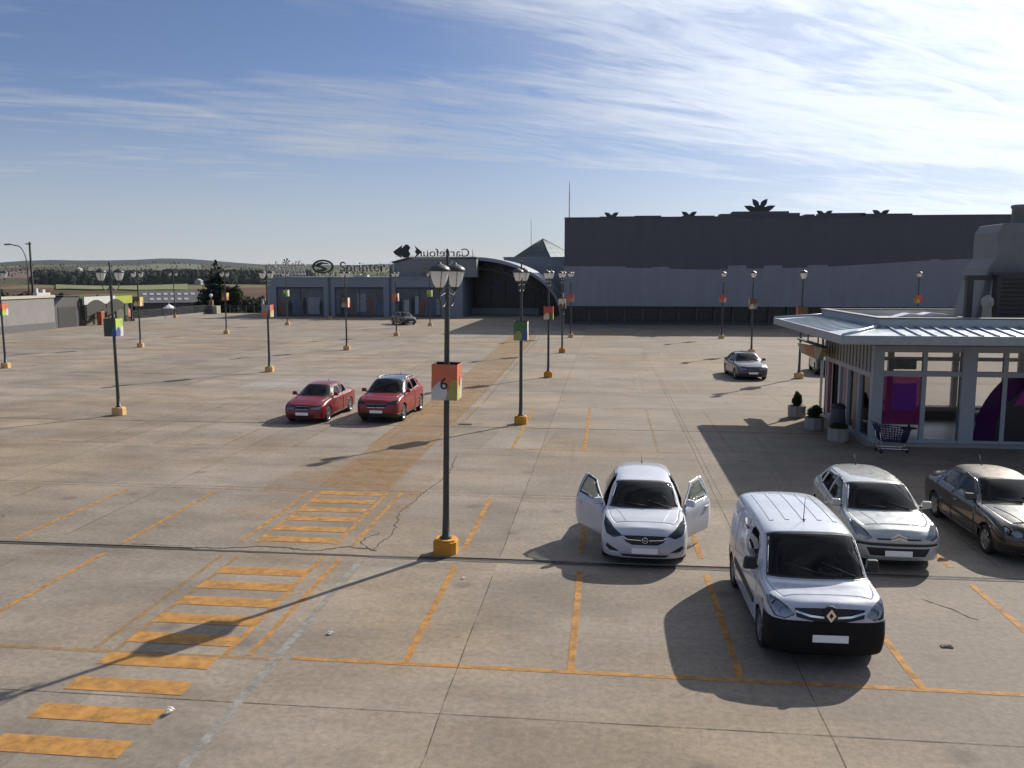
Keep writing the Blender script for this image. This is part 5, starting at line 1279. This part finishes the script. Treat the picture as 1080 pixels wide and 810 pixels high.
def kiosk_things():
    PC = mat('planter_concrete', (.30,.28,.25), .9, bump=.4); SOIL = mat('planter_soil', (.05,.035,.025), .95)
    for u, v, lb, sh in ((8.02, 36.9, 'concrete planter with a clipped conical shrub, in the sun beyond the kiosk', 1), (8.05, 33.9, 'concrete planter with a round dark shrub, half in the kiosk shadow', 0), (8.35, 31.6, 'concrete planter with low plants beside the grey bin', 2)):
        t = thing('planter', lb, 'planter', (u, v, 0), R(8), 'concrete planters by the kiosk wall'); t.scale = (.86,)*3
        m = MB(); o = [(.42*math.cos(R(a)), .42*math.sin(R(a))) for a in range(22, 382, 45)]
        m.prism([(x*.9, y*.9) for x, y in o], 0, .05, 'xy'); m.prism(o, .05, .50, 'xy'); m.prism([(x*1.05, y*1.05) for x, y in o], .50, .58, 'xy'); m.build('tub', PC, t, bevel=.012)
        m = MB(); m.prism([(x*.9, y*.9) for x, y in o], .58, .60, 'xy'); m.build('soil', SOIL, t)
        fol(t, 'shrub', [(0,0,.80,.25,.25,.24),(.03,.02,.98,.19,.18,.22),(-.02,.0,1.16,.09,.10,.14)] if sh == 1 else ([(-.06,0,.80,.28,.28,.24),(.12,.04,.86,.24,.24,.22),(.0,-.1,.96,.18,.18,.2)] if sh == 0 else [(.05,0,.66,.33,.33,.12)]), 1500, .075, (.030,.05,.018))
    t = thing('litter_bin', 'tapered dark grey litter bin standing behind the planters', 'bin', (8.62, 32.75, 0))
    m = MB(); m.lathe([(.30,0),(.33,.05),(.24,1.0),(.24,1.05)], n=18); m.build('bin_body', mat('bin_grey', (.06,.065,.07), .5), t)
    m = MB(); m.lathe([(.27,1.05),(.27,1.10),(.20,1.20),(.12,1.22),(.11,1.16),(.01,1.15)], n=18); m.build('lid', DARK, t)
    t = thing('shopping_trolley', 'blue shopping trolley parked against the kiosk front window', 'trolley', (9.65, 29.85, 0), R(6))
    BL = mat('trolley_blue', (.012,.016,.07), .5)
    m = MB()
    bt = [(-.38,-.20,.42),(.40,-.20,.36),(.40,.20,.36),(-.38,.20,.42)]; tp = [(-.55,-.28,.92),(.52,-.25,.82),(.52,.25,.82),(-.55,.28,.92)]
    for q in range(4):
        a, b = (Vector(bt[q]), Vector(bt[(q+1) % 4])); c, d = (Vector(tp[q]), Vector(tp[(q+1) % 4]))
        for k in range(11): m.tube([a.lerp(b, k/10), c.lerp(d, k/10)], .011, 4)
        for k in range(7): m.tube([a.lerp(c, k/6), b.lerp(d, k/6)], .011 if 0 < k < 6 else .02, 4)
    m.quad(*[Vector(p)+Vector((0,0,.01)) for p in bt]); m.build('basket', BL, t)
    m = MB()
    for s in (-.2, .2): m.tube([(-.56,s,.95),(-.60,s,1.02)], .014, 5); m.tube([(-.5,s,.9),(-.42,s,.16),(.46,s,.13),(.46,s,.09)], .014, 5); m.tube([(.40,s,.36),(.30,s,.14)], .012, 5)
    m.tube([(-.45,-.2,.14),(-.45,.2,.14)], .012, 5); m.build('trolley_frame', CHROME, t)
    m = MB(); m.tube([(-.60,-.30,1.02),(-.60,.30,1.02)], .022, 8); m.build('handle', BL, t)
    for x in (-.42, .46):
        for s in (-.2, .2): m = MB(); m.lathe([(.02,-.015),(.06,-.015),(.06,.015),(.02,.015)], (x, s, .06), 12, axis='y'); m.build('wheel', BLACK, t)

# ------------------------------------------------------------------ plants
def leafmat(col):
    n = 'leaf_%d_%d_%d' % tuple(int(c*1000) for c in col)
    if n in MATS: return MATS[n]
    m = mat(n, col, .85, spec=.08, var=.45, scale=1.6)
    return m
def fol(parent, name, blobs, n, s, col, seed=0, origin=(0,0,0)):
    """leaf faces scattered through the volume of uneven ellipsoid clumps"""
    r = random.Random(seed+len(blobs)*7+n); mb = MB()
    tot = sum(b[3]*b[4]*b[5] for b in blobs)
    for (x, y, z, a, b, c) in blobs:
        k = max(12, int(n*(a*b*c)/tot))
        for _ in range(k):
            d = Vector((r.gauss(0,1), r.gauss(0,1), r.gauss(0,1))).normalized(); q = r.uniform(.35, 1.08)**.6
            p = Vector((x+d.x*a*q, y+d.y*b*q, z+d.z*c*q))+Vector(origin)
            nrm = (d+Vector((r.uniform(-.8,.8), r.uniform(-.8,.8), r.uniform(-.3,.9)))).normalized(); u = nrm.orthogonal().normalized(); u.rotate(Matrix.Rotation(r.uniform(0,6.28), 3, nrm)); w = nrm.cross(u)
            sz = s*r.uniform(.6, 1.4)
            mb.add([p-u*sz*.5, p+w*sz*.45, p+u*sz*.6, p-w*sz*.4], [(0,1,2,3)])
    o = mb.build(name, leafmat(col), parent, recalc=False)
    return o
def tree(name, label, loc, h, w, col, kind='round', seed=1, group=None, n=1500, s=None):
    r = random.Random(seed); t = thing(name, label, 'tree', loc, 0, group)
    m = MB(); th = h*.9 if kind == 'spruce' else h*.55
    m.tube([(0,0,-.3),(r.uniform(-.1,.1)*w*.2,0,th*.5),(r.uniform(-.1,.1)*w*.3,.05,th)], [h*.022+.05, h*.016+.03, .03], 7)
    for k in range(5): a = k*1.3+r.random(); m.tube([(0,0,th*(.45+.1*k)), (math.cos(a)*w*.28, math.sin(a)*w*.28, th*(.62+.1*k))], [h*.008+.02, .015], 5)
    m.build('trunk', mat('bark', (.07,.055,.04), .9, bump=.5), t)
    bl = []
    if kind == 'spruce':
        for k in range(26):
            f = k/26; rr = w*.5*(1-f)**.85+.12; z = h*(.08+.90*f)
            for q in range(3 if f < .8 else 1): a = r.uniform(0, 6.28); bl.append((math.cos(a)*rr*.55, math.sin(a)*rr*.55, z+r.uniform(-.2,.2), rr*.62, rr*.62, h*.035))
    else:
        for k in range(15 if kind == 'round' else 9):
            a = r.uniform(0, 6.28); q = r.uniform(0, .36)*w; z = h*r.uniform(.38, .86)
            k2 = 1-.5*abs(z/h-.6); bl.append((math.cos(a)*q, math.sin(a)*q, z, w*r.uniform(.13,.24)*k2, w*r.uniform(.13,.24)*k2, h*r.uniform(.09,.17)))
        if kind == 'bush': bl = [(x, y, z*.62, a*1.25, b*1.25, c*1.2) for x, y, z, a, b, c in bl]
    fol(t, 'crown', bl, n, s or w*.06, col, seed)
    return t
# ------------------------------------------------------------------ beyond the lot
def hgt(d, az):
    """terrain height at distance d, azimuth az (radians, 0 = straight down the lot, negative = left)"""
    n = lambda a, b: math.sin(az*a+b)
    base = -6 if d < 120 else -6-4*min(1, (d-120)/250)
    far = max(0, (d-1500)/4300)
    ridge = 74+5*n(9, .6)+5*n(23, 2)+3*n(51, 1)+2*n(90, .3)
    # a long low hill left of centre, as on the skyline
    ridge += 24*math.exp(-((az+.468)/.055)**4)+9*math.exp(-((az+.53)/.05)**2)-6*math.exp(-((az+.70)/.06)**2)
    z = base+(ridge+8)*min(1, far)**1.35
    z += (2.5*n(31, d/400)+3*math.sin(d/260+az*14))*min(1, max(0, d-500)/1500)
    if d > 5800: z -= (d-5800)*.012
    return z
def far_things():
    # terrain sheet
    vs = []; fs = []; NA, ND = 240, 80
    ds = [20*(1.0775**k) for k in range(ND)]
    m = MB()
    for d in ds:
        for a in range(NA+1):
            az = -math.pi+2*math.pi*a/NA; vs.append((d*math.sin(az), d*math.cos(az)+40, hgt(d, az)))
    for k in range(ND-1):
        for a in range(NA): i = k*(NA+1)+a; fs.append((i, i+1, i+NA+2, i+NA+1))
    m.add(vs, fs, 0, True)
    T = bpy.data.materials.new('farmland'); T.use_nodes = True; nt = T.node_tree; b = nt.nodes['Principled BSDF']; N = nt.nodes.new; Lk = nt.links.new
    tc = N('ShaderNodeTexCoord'); mp = N('ShaderNodeMapping'); mp.inputs['Scale'].default_value = (.0022, .0011, 0); mp.inputs['Rotation'].default_value = (0,0,.5); Lk(tc.outputs['Object'], mp.inputs[0])
    wo = N('ShaderNodeTexNoise'); wo.inputs['Scale'].default_value = 2; Lk(mp.outputs[0], wo.inputs['Vector'])
    ad = N('ShaderNodeMix'); ad.data_type = 'RGBA'; ad.inputs[0].default_value = .12; Lk(mp.outputs[0], ad.inputs[6]); Lk(wo.outputs['Color'], ad.inputs[7])
    vo = N('ShaderNodeTexVoronoi'); vo.inputs['Scale'].default_value = 1.6; Lk(ad.outputs[2], vo.inputs['Vector'])
    sx = N('ShaderNodeSeparateColor'); Lk(vo.outputs['Color'], sx.inputs[0])
    cr = N('ShaderNodeValToRGB'); cr.color_ramp.interpolation = 'CONSTANT'; els = cr.color_ramp.elements
    cols = [(0,(.055,.062,.025)),(.16,(.085,.05,.035)),(.30,(.10,.115,.04)),(.44,(.045,.055,.025)),(.56,(.11,.062,.045)),(.70,(.13,.125,.06)),(.82,(.035,.045,.022)),(.92,(.075,.045,.03))]
    els[0].position, els[0].color = 0, cols[0][1]+(1,); els[1].position, els[1].color = cols[1][0], cols[1][1]+(1,)
    for p, c in cols[2:]: e = els.new(p); e.color = c+(1,)
    Lk(sx.outputs[0], cr.inputs[0])
    n2 = N('ShaderNodeTexNoise'); n2.inputs['Scale'].default_value = .02; n2.inputs['Detail'].default_value = 8; n2.inputs['Roughness'].default_value = .7; Lk(tc.outputs['Object'], n2.inputs['Vector'])
    r2 = N('ShaderNodeMapRange'); r2.inputs[1].default_value = .35; r2.inputs[2].default_value = .65; r2.inputs[3].default_value = .55; r2.inputs[4].default_value = 1.25; Lk(n2.outputs['Fac'], r2.inputs[0])
    s = N('ShaderNodeVectorMath'); s.operation = 'SCALE'; Lk(cr.outputs[0], s.inputs[0]); Lk(r2.outputs[0], s.inputs['Scale'])
    # the high ridge is wooded
    sp = N('ShaderNodeSeparateXYZ'); Lk(tc.outputs['Object'], sp.inputs[0])
    rz = N('ShaderNodeMapRange'); rz.inputs[1].default_value = 40; rz.inputs[2].default_value = 58; rz.interpolation_type = 'SMOOTHSTEP'; Lk(sp.outputs[2], rz.inputs[0])
    mx = N('ShaderNodeMix'); mx.data_type = 'RGBA'; Lk(rz.outputs[0], mx.inputs[0]); Lk(s.outputs[0], mx.inputs[6]); mx.inputs[7].default_value = (.026,.036,.034,1)
    Lk(mx.outputs[2], b.inputs['Base Color']); b.inputs['Roughness'].default_value = .95; b.inputs['Specular IOR Level'].default_value = .1
    struct(m.build('terrain', T, recalc=False))
    def P(px, d):                                                        # a place seen at photo column px, d metres off
        az = math.atan((px-540)/905)-R(6.3); return d*math.sin(az), d*math.cos(az)
    def zg(x, y): yy = y-40; return hgt(max(20, math.hypot(x, yy)), math.atan2(x, yy))
    # named fields
    def field(px0, px1, d0, d1, col, name):
        mb = MB(); n = 10; rows = []
        for i in range(5):
            d = d0+(d1-d0)*i/4
            for k in range(n+1):
                x, y = P(px0+(px1-px0)*k/n, d*(1+.02*math.sin(k*1.7+i))); rows.append((x, y, zg(x, y)+1.2))
        for i in range(4):
            for k in range(n): a = i*(n+1)+k; mb.add([], []); mb.f.append((a, a+1, a+n+2, a+n+1)); mb.m.append(0); mb.sm.append(True)
        mb.v = rows; struct(mb.build(name, mat(name+'_soil', col, .95, var=.25, scale=.03), recalc=False))
    field(62, 200, 900, 1450, (.12,.135,.04), 'green_field')
    field(-20, 62, 2300, 3150, (.10,.052,.042), 'ploughed_field')
    field(245, 300, 1500, 2600, (.095,.055,.048), 'fallow_field')
    field(95, 215, 3300, 4000, (.075,.085,.045), 'meadow_field')
    # woods: one mass of crowns each
    def wood(name, px0, px1, d0, d1, n, h0, h1, col, seed):
        r = random.Random(seed); mb = MB()
        for _ in range(n):
            x, y = P(r.uniform(px0, px1), r.uniform(d0, d1)); z = zg(x, y); h = r.uniform(h0, h1); w = h*r.uniform(.35, .7)
            rings = [(.3,0),(.5,.2),(.55,.45),(.40,.75),(.08,1)]; nn = 6; vs = []; fs = []
            for f, zz in rings:
                for q in range(nn): a = 6.283*q/nn+zz*2; k = f*w*r.uniform(.5, 1.5); vs.append((x+k*math.cos(a), y+k*math.sin(a), z-.5+h*(zz+r.uniform(-.05,.05))))
            for i in range(4):
                for q in range(nn): a = i*nn+q; b_ = i*nn+(q+1) % nn; fs.append((a, b_, b_+nn, a+nn))
            mb.add(vs, fs)
        o = mb.build(name, leafmat(col), recalc=False); tag(o, {'riverside_wood':'dark riverside wood beyond the green field','hedge_bank':'dark scrub bank in front of the green field','hill_scrub':'scattered scrub on the distant slopes'}[name], 'woodland', kind='stuff')
    wood('riverside_wood', 40, 330, 1450, 1800, 2600, 8, 24, (.022,.030,.024), 3)
    wood('hedge_bank', -40, 320, 330, 520, 1100, 2, 5.5, (.034,.038,.022), 4)
    wood('hill_scrub', -60, 480, 2200, 4600, 700, 4, 10, (.030,.036,.024), 6)
    # trees behind the left wall and round the spruce
    k = 0
    for px, d, h, w, kd, lb in ((-4,150,10.5,9,'round','dark bushy tree at the left edge beyond the wall'),(16,165,9.6,9,'round','dark bushy tree left of the arched street lamp'),(45,170,9.4,10,'round','dark bushy tree right of the arched street lamp'),(62,185,9.0,8,'round','dark bushy tree above the end of the grey wall'),
                               (80,215,7.5,9,'bush','dark low shrub left of the green field strip'),(100,200,7.0,8,'bush','dark low shrub under the lamp with the blue box'),(5,120,8.2,8,'bush','shrub rising just over the grey wall at the left')):
        x, y = P(px, d); tree('bushy_tree', lb, (x, y, zg(x, y)), h, w, (.036,.045,.022), kd, 20+k, 'trees beyond the left wall', 1500); k += 1
    x, y = P(231, 152); tree('spruce_tree', 'tall pointed dark spruce at the far left corner of the lot', (x, y, -2.2), 10.6, 8.6, (.018,.030,.020), 'spruce', 9, n=7000, s=.42)
    for i, (px, d, h, w, lb) in enumerate(((217,160,6.3,4.5,'dark shrub touching the spruce on its left'),(248,150,6.6,5,'broad dark tree just right of the spruce'),(264,158,5.6,5,'low bush behind the white shelter frames'),(278,156,5.2,5,'low bush beside the left end of the shop block'))):
        x, y = P(px, d); tree('bushy_tree', lb, (x, y, -2.2), h, w, (.028,.038,.02), 'bush' if i != 1 else 'round', 40+i, 'trees round the spruce', 1300, .4)
    # the long shed with two rows of skylights
    x0, y0 = P(148, 318); x1, y1 = P(212, 318)
    L = math.hypot(x1-x0, y1-y0); ang = math.atan2(y1-y0, x1-x0)
    t = thing('long_shed', 'long grey shed with two rows of pale skylights below the lot', 'building', (x0, y0, -5.6), ang)
    m = MB(); m.b2((0,0,-2.5), (L, 12, 2.0)); m.build('wall', mat('shed_wall', (.10,.085,.08), .8), t)
    m = MB(); m.prism([(-.6,1.9),(12.6,1.9),(6,6.0)], -.3, L+.3, 'yz'); m.build('roof', mat('shed_roof', (.13,.13,.14), .7, var=.1, scale=.4), t)
    SK = mat('skylight_pale', (.50,.50,.50), .5)
    for i in range(8):
        for j in range(2):
            if j == 0 and i in (0, 7): continue
            u = 1.2+i*(L-2.6)/7.6; f = .28 if j == 0 else .68; yy = -.6+6.6*f; zz = 1.9+4.1*f
            m = MB(); m.add([(u,yy-.5,zz-.29),(u+1.3,yy-.5,zz-.29),(u+1.3,yy+.5,zz+.33),(u,yy+.5,zz+.33),(u,yy-.5,zz-.20),(u+1.3,yy-.5,zz-.20),(u+1.3,yy+.5,zz+.42),(u,yy+.5,zz+.42)], [(4,5,6,7),(0,1,5,4),(1,2,6,5),(2,3,7,6),(3,0,4,7)]); m.build('skylight', SK, t)
    # left boundary wall
    t = thing('ramp_wall', 'grey concrete wall with a pale coping along the left side', 'wall', (-61, 0, 0))
    m = MB(); m.b2((0, 40, 0), (.5, 88.7, 3.45)); m.build('wall', mat('wall_grey', (.23,.22,.215), .85, var=.12, scale=.8, bump=.2), t)
    m = MB(); m.b2((-.1, 40, 3.45), (.62, 88.8, 3.72)); m.build('coping', mat('coping_cream', (.45,.42,.36), .8), t)
    m = MB(); m.b2((.5, 40, 0), (.56, 88.7, .75)); m.build('dado', mat('wall_dado', (.12,.12,.125), .85), t)
    t = thing('ramp_house', 'dark grey shed with sloping corner at the end of the left wall', 'building', (-61.2, 88.75, 0))
    m = MB(); m.prism([(0,0),(5.0,0),(5.0,3.45),(2.2,3.5),(.0,2.2)], -3.2, .35, 'yz'); m.build('wall', mat('shed_dark', (.085,.08,.085), .8, var=.15), t)
    m = MB(); m.prism([(2.1,3.5),(5.1,3.45),(5.1,3.55),(2.05,3.6)], -3.3, .45, 'yz'); m.build('roof_edge', mat('edge_dark', (.05,.05,.05), .7), t)
    m = MB(); m.b2((.355, 1.0, 0), (.39, 4.3, 2.3)); m.build('door', mat('door_dark', (.03,.03,.032), .6), t)
    m = MB(); m.b2((0,0,0), (.5,2.2,.28)); m.b2((.1,.2,.28),(.3,.5,.75)); m.b2((.1,1.2,.28),(.35,1.6,.62)); tag(m.build('roof_unit', mat('unit_white', (.5,.5,.5), .5), loc=(-60.95, 85.9, 3.72)), 'small pale unit on top of the left wall near the dark shed', 'roof unit')
    # painted canopy and play corner
    t = thing('painted_canopy', 'white and lime painted canopy panel beyond the dark shed', 'canopy', (-60.6, 94.0, 0))
    m = MB(); m.b2((0, 0, 2.45), (.25, 6.4, 3.35), 0); m.b2((0, 6.4, 2.35), (.25, 10.2, 3.3), 1); m.build('panel', [mat('panel_white', (.50,.50,.48), .6, var=.1), mat('panel_lime', (.30,.36,.04), .6)], t)
    m = MB()
    for y0, y1 in ((.3,4.2),(4.4,8.2)):
        pts = [(y0+(y1-y0)*k/10, 2.35+.62*math.sin(math.pi*k/10)) for k in range(11)]; m.prism(pts+[(y1,1.9),(y0,1.0)], .255, .30, 'yz')
    m.prism([(.2,.9),(3.2,1.6),(5.8,2.5),(6.2,2.45),(3.6,1.2),(.2,.5)], .31, .34, 'yz')
    m.build('painted_arc', mat('arc_dark', (.035,.035,.03), .7), t)
    m = MB()
    for y in (.1, 3.3, 6.5, 10.0): m.b2((.03, y, 0), (.21, y+.15, 2.4))
    m.build('post', POLE, t)
    m = MB(); m.b2((-.6, 0, 0), (-.4, 10.2, 2.3)); m.build('back_panel', mat('panel_olive', (.10,.11,.075), .8, var=.3), t)
    m = MB(); m.b2((0,0,0), (.55,.6,.5)); m.b2((-.03,-.03,.5), (.58,.63,1.55)); m.b2((-.05,-.05,1.55), (.6,.65,1.62)); o = m.build('vending_box', mat('box_red', (.34,.09,.04), .5), loc=(-59.9, 95.6, 0), bevel=.03); tag(o, 'red-orange upright box in front of the painted canopy', 'vending box')
    m = MB(); m.lathe([(1.9,0),(1.8,.7),(1.35,1.4),(.7,1.85),(.05,2.0)], n=14); m.b2((-.6,-1.95,0), (.6,-1.6,1.2))
    tag(m.build('dome_tent', mat('tent_red', (.32,.09,.07), .7), loc=(-64.5, 107.5, .4)), 'red-pink dome tent beyond the kerb fence', 'tent')
    t = thing('parasol', 'white parasol beyond the low fence on the left', 'parasol', (-66.0, 124.0, -1.5)); m = MB(); m.lathe([(1.0,2.3),(.9,2.42),(.45,2.75),(.05,2.95)], n=8, smooth=False); m.build('canopy', mat('parasol_white', (.75,.76,.78), .7), t)
    m = MB(); m.tube([(0,0,0),(0,0,3.3)], .03, 6); m.build('pole', ALLOY, t)
    t = thing('kerb_fence', 'low grey mesh fence on a kerb along the left edge', 'fence', (-60.6, 104.4, 0))
    m = MB(); m.b2((0,0,0), (.35, 20, .28)); m.build('kerb', mat('kerb_grey', (.24,.225,.20), .9), t)
    FN = mat('fence_grey', (.10,.11,.11), .5, .4); m = MB()
    for k in range(11): m.b2((.14, k*1.98, .28), (.2, k*1.98+.06, 1.35))
    m.build('post', FN, t)
    m = MB()
    for z in (.4,.6,.8,1.0,1.2,1.32): m.b2((.155, 0, z), (.185, 19.9, z+.03))
    for k in range(100): m.b2((.16, k*.2, .4), (.18, k*.2+.02, 1.3))
    m.build('mesh_panel', FN, t)
    t = thing('corner_planter', 'square dark concrete planter at the far left corner', 'planter', (-60.0, 124.6, 0))
    m = MB(); m.b2((-1.4,0,0), (.6,1.4,1.15), 0); m.b2((.6,0,0), (1.25,1.4,1.2), 1); m.build('tub', [mat('tub_dark', (.10,.10,.10), .9), mat('tub_pale', (.30,.28,.24), .9)], t, bevel=.03); m = MB(); m.b2((-1.2,.2,1.15), (.45,1.2,1.25)); m.build('soil', mat('planter_soil', (.05,.035,.025), .95), t)
    t = thing('globe_lamp', 'small white globe lamp above the corner planter', 'lamp post', (-60.9, 127.4, 0)); m = MB(); m.tube([(0,0,0),(0,0,2.45)], .05, 6); m.build('pole', POLE, t)
    m = MB(); m.lathe([(.02,2.4),(.2,2.5),(.28,2.7),(.2,2.9),(.02,2.98)], n=12); m.build('globe', mat('globe_white', (.8,.8,.78), .3), t)
    m = MB(); m.b2((-.3,-.2,1.2), (.3,.2,2.0)); m.build('sign_box', mat('box_brown', (.22,.12,.07), .6), t)
    t = thing('rear_fence', 'dark mesh fence along the far edge of the lot behind the spruce lamp', 'fence', (-58, 127.5, 0)); m = MB()
    for k in range(9): m.b2((k*1.3,0,0), (k*1.3+.06,.06,1.2))
    for z in (.3,.6,.9,1.15): m.b2((0,.015,z), (10.5,.045,z+.03))
    m.build('rail', FN, t)
    for i in range(4):
        t = thing('shelter_frame', ['white bent frame, nearest the spruce of four', 'white bent frame, second of four from the spruce', 'white bent frame, third of four from the spruce', 'white bent frame, nearest the shop block of four'][i], 'frame', (-52.7+i*.75, 127.2, 0), 0, 'white frames at the far left corner')
        m = MB(); m.b2((0,0,0), (.28,.18,2.0)); m.build('post', mat('frame_white', (.62,.61,.58), .6), t); m = MB(); m.b2((0,.005,2.0), (.58,.175,2.2)); m.b2((.28,.01,1.3), (.42,.17,1.45)); m.build('arm', mat('frame_white', (.62,.61,.58), .6), t)
    # street lamp and pole outside
    x, y = P(33.5, 152); t = thing('street_lamp', 'tall arched single-arm street lamp beyond the left wall', 'street lamp', (x, y, -4))
    m = MB(); pts = [(0,0,0),(0,0,11.2)]+[(-1.5+1.5*math.cos(R(a)), 0, 11.2+3.1*math.sin(R(a))) for a in range(10, 91, 10)]+[(-2.5,.0,14.5)]
    m.tube(pts, [.13,.10]+[.08]*10, 8); m.build('pole', mat('galv_pole', (.10,.105,.11), .5, .4), t)
    m = MB(); m.box((-2.9,0,14.5), (1.1,.4,.22), M=Matrix.Rotation(R(-4), 3, 'Y')); m.build('lamp_head', mat('lamp_head', (.16,.16,.17), .5), t, bevel=.06)
    x, y = P(37.5, 150); t = thing('utility_pole', 'plain dark utility pole right beside the arched street lamp', 'pole', (x, y, -4)); m = MB(); m.tube([(0,0,0),(0,0,14.8)], [.20,.14], 8); m.build('pole', mat('wood_dark', (.05,.045,.04), .9), t)
    m = MB(); m.box((-.2,0,14.5), (.9,.14,.16)); m.build('crossarm', mat('wood_dark', (.05,.045,.04), .9), t)
    x, y = P(87, 3300); m = MB(); m.b2((-10,-6,-2), (10,6,7)); m.prism([(-11,7),(11,7),(0,11)], -7, 7); tag(m.build('farm_house', mat('farm_white', (.55,.52,.48), .8), loc=(x, y, zg(x, y))), 'tiny pale farmhouse on the far slope', 'house')
    x, y = P(212, 1400); m = MB(); m.b2((-5,-4,-1), (5,4,6)); m.prism([(-5.6,6),(5.6,6),(0,9)], -4.4, 4.4); tag(m.build('barn', mat('barn_grey', (.30,.29,.27), .8), loc=(x, y, zg(x, y))), 'small grey barn among the riverside trees', 'house')

def haze():
    m = MB(); m.b2((-8200, -8200, -70), (8200, 8300, 150)); o = m.build('haze', [])
    h = bpy.data.materials.new('haze_air'); h.use_nodes = True; nt = h.node_tree; nt.nodes.clear()
    out = nt.nodes.new('ShaderNodeOutputMaterial'); v = nt.nodes.new('ShaderNodeVolumePrincipled')
    v.inputs['Color'].default_value = (.80, .88, 1, 1); v.inputs['Density'].default_value = .000022; v.inputs['Anisotropy'].default_value = .3
    nt.links.new(v.outputs[0], out.inputs['Volume']); o.data.materials.append(h); o['kind'] = 'stuff'

def split_loose(names):
    """give every separate piece of these parts an object of its own"""
    for o in [o for o in list(S.objects) if o.type == 'MESH' and o.name.split('.')[0] in names]:
        bm = bmesh.new(); bm.from_mesh(o.data); bmesh.ops.remove_doubles(bm, verts=bm.verts, dist=2e-4)
        seen = set(); groups = []
        for v in bm.verts:
            if v in seen: continue
            st = [v]; seen.add(v); g = []
            while st:
                a = st.pop(); g.append(a)
                for e in a.link_edges:
                    b = e.other_vert(a)
                    if b not in seen: seen.add(b); st.append(b)
            groups.append(g)
        if 1 < len(groups) <= 12:
            for i, g in enumerate(groups):
                gs = {v.index for v in g}; b2 = bm.copy()
                b2.verts.ensure_lookup_table()
                bmesh.ops.delete(b2, geom=[v for v in b2.verts if v.index not in gs], context='VERTS')
                if i == 0: first = b2; continue
                me = bpy.data.meshes.new(o.data.name); b2.to_mesh(me); b2.free()
                for m in o.data.materials: me.materials.append(m)
                c = o.copy(); c.data = me; COL.objects.link(c)
            first.to_mesh(o.data); first.free()
        bm.free()
light(); lot(); lamps(); hall(); shops(); kiosk(); kiosk_things(); far_things(); haze(); cars()
split_loose({'bumper', 'roof_plinth', 'pink_strip', 'roof_rib', 'grille_bar', 'side_moulding', 'pilaster', 'bonnet_crease', 'wiper', 'roof_rail', 'window_film', 'canopy_post', 'hanger_rod', 'side_indicator', 'painted_arc', 'entrance_banner', 'tub', 'post', 'panel', 'box_bracket', 'arm_brace'})
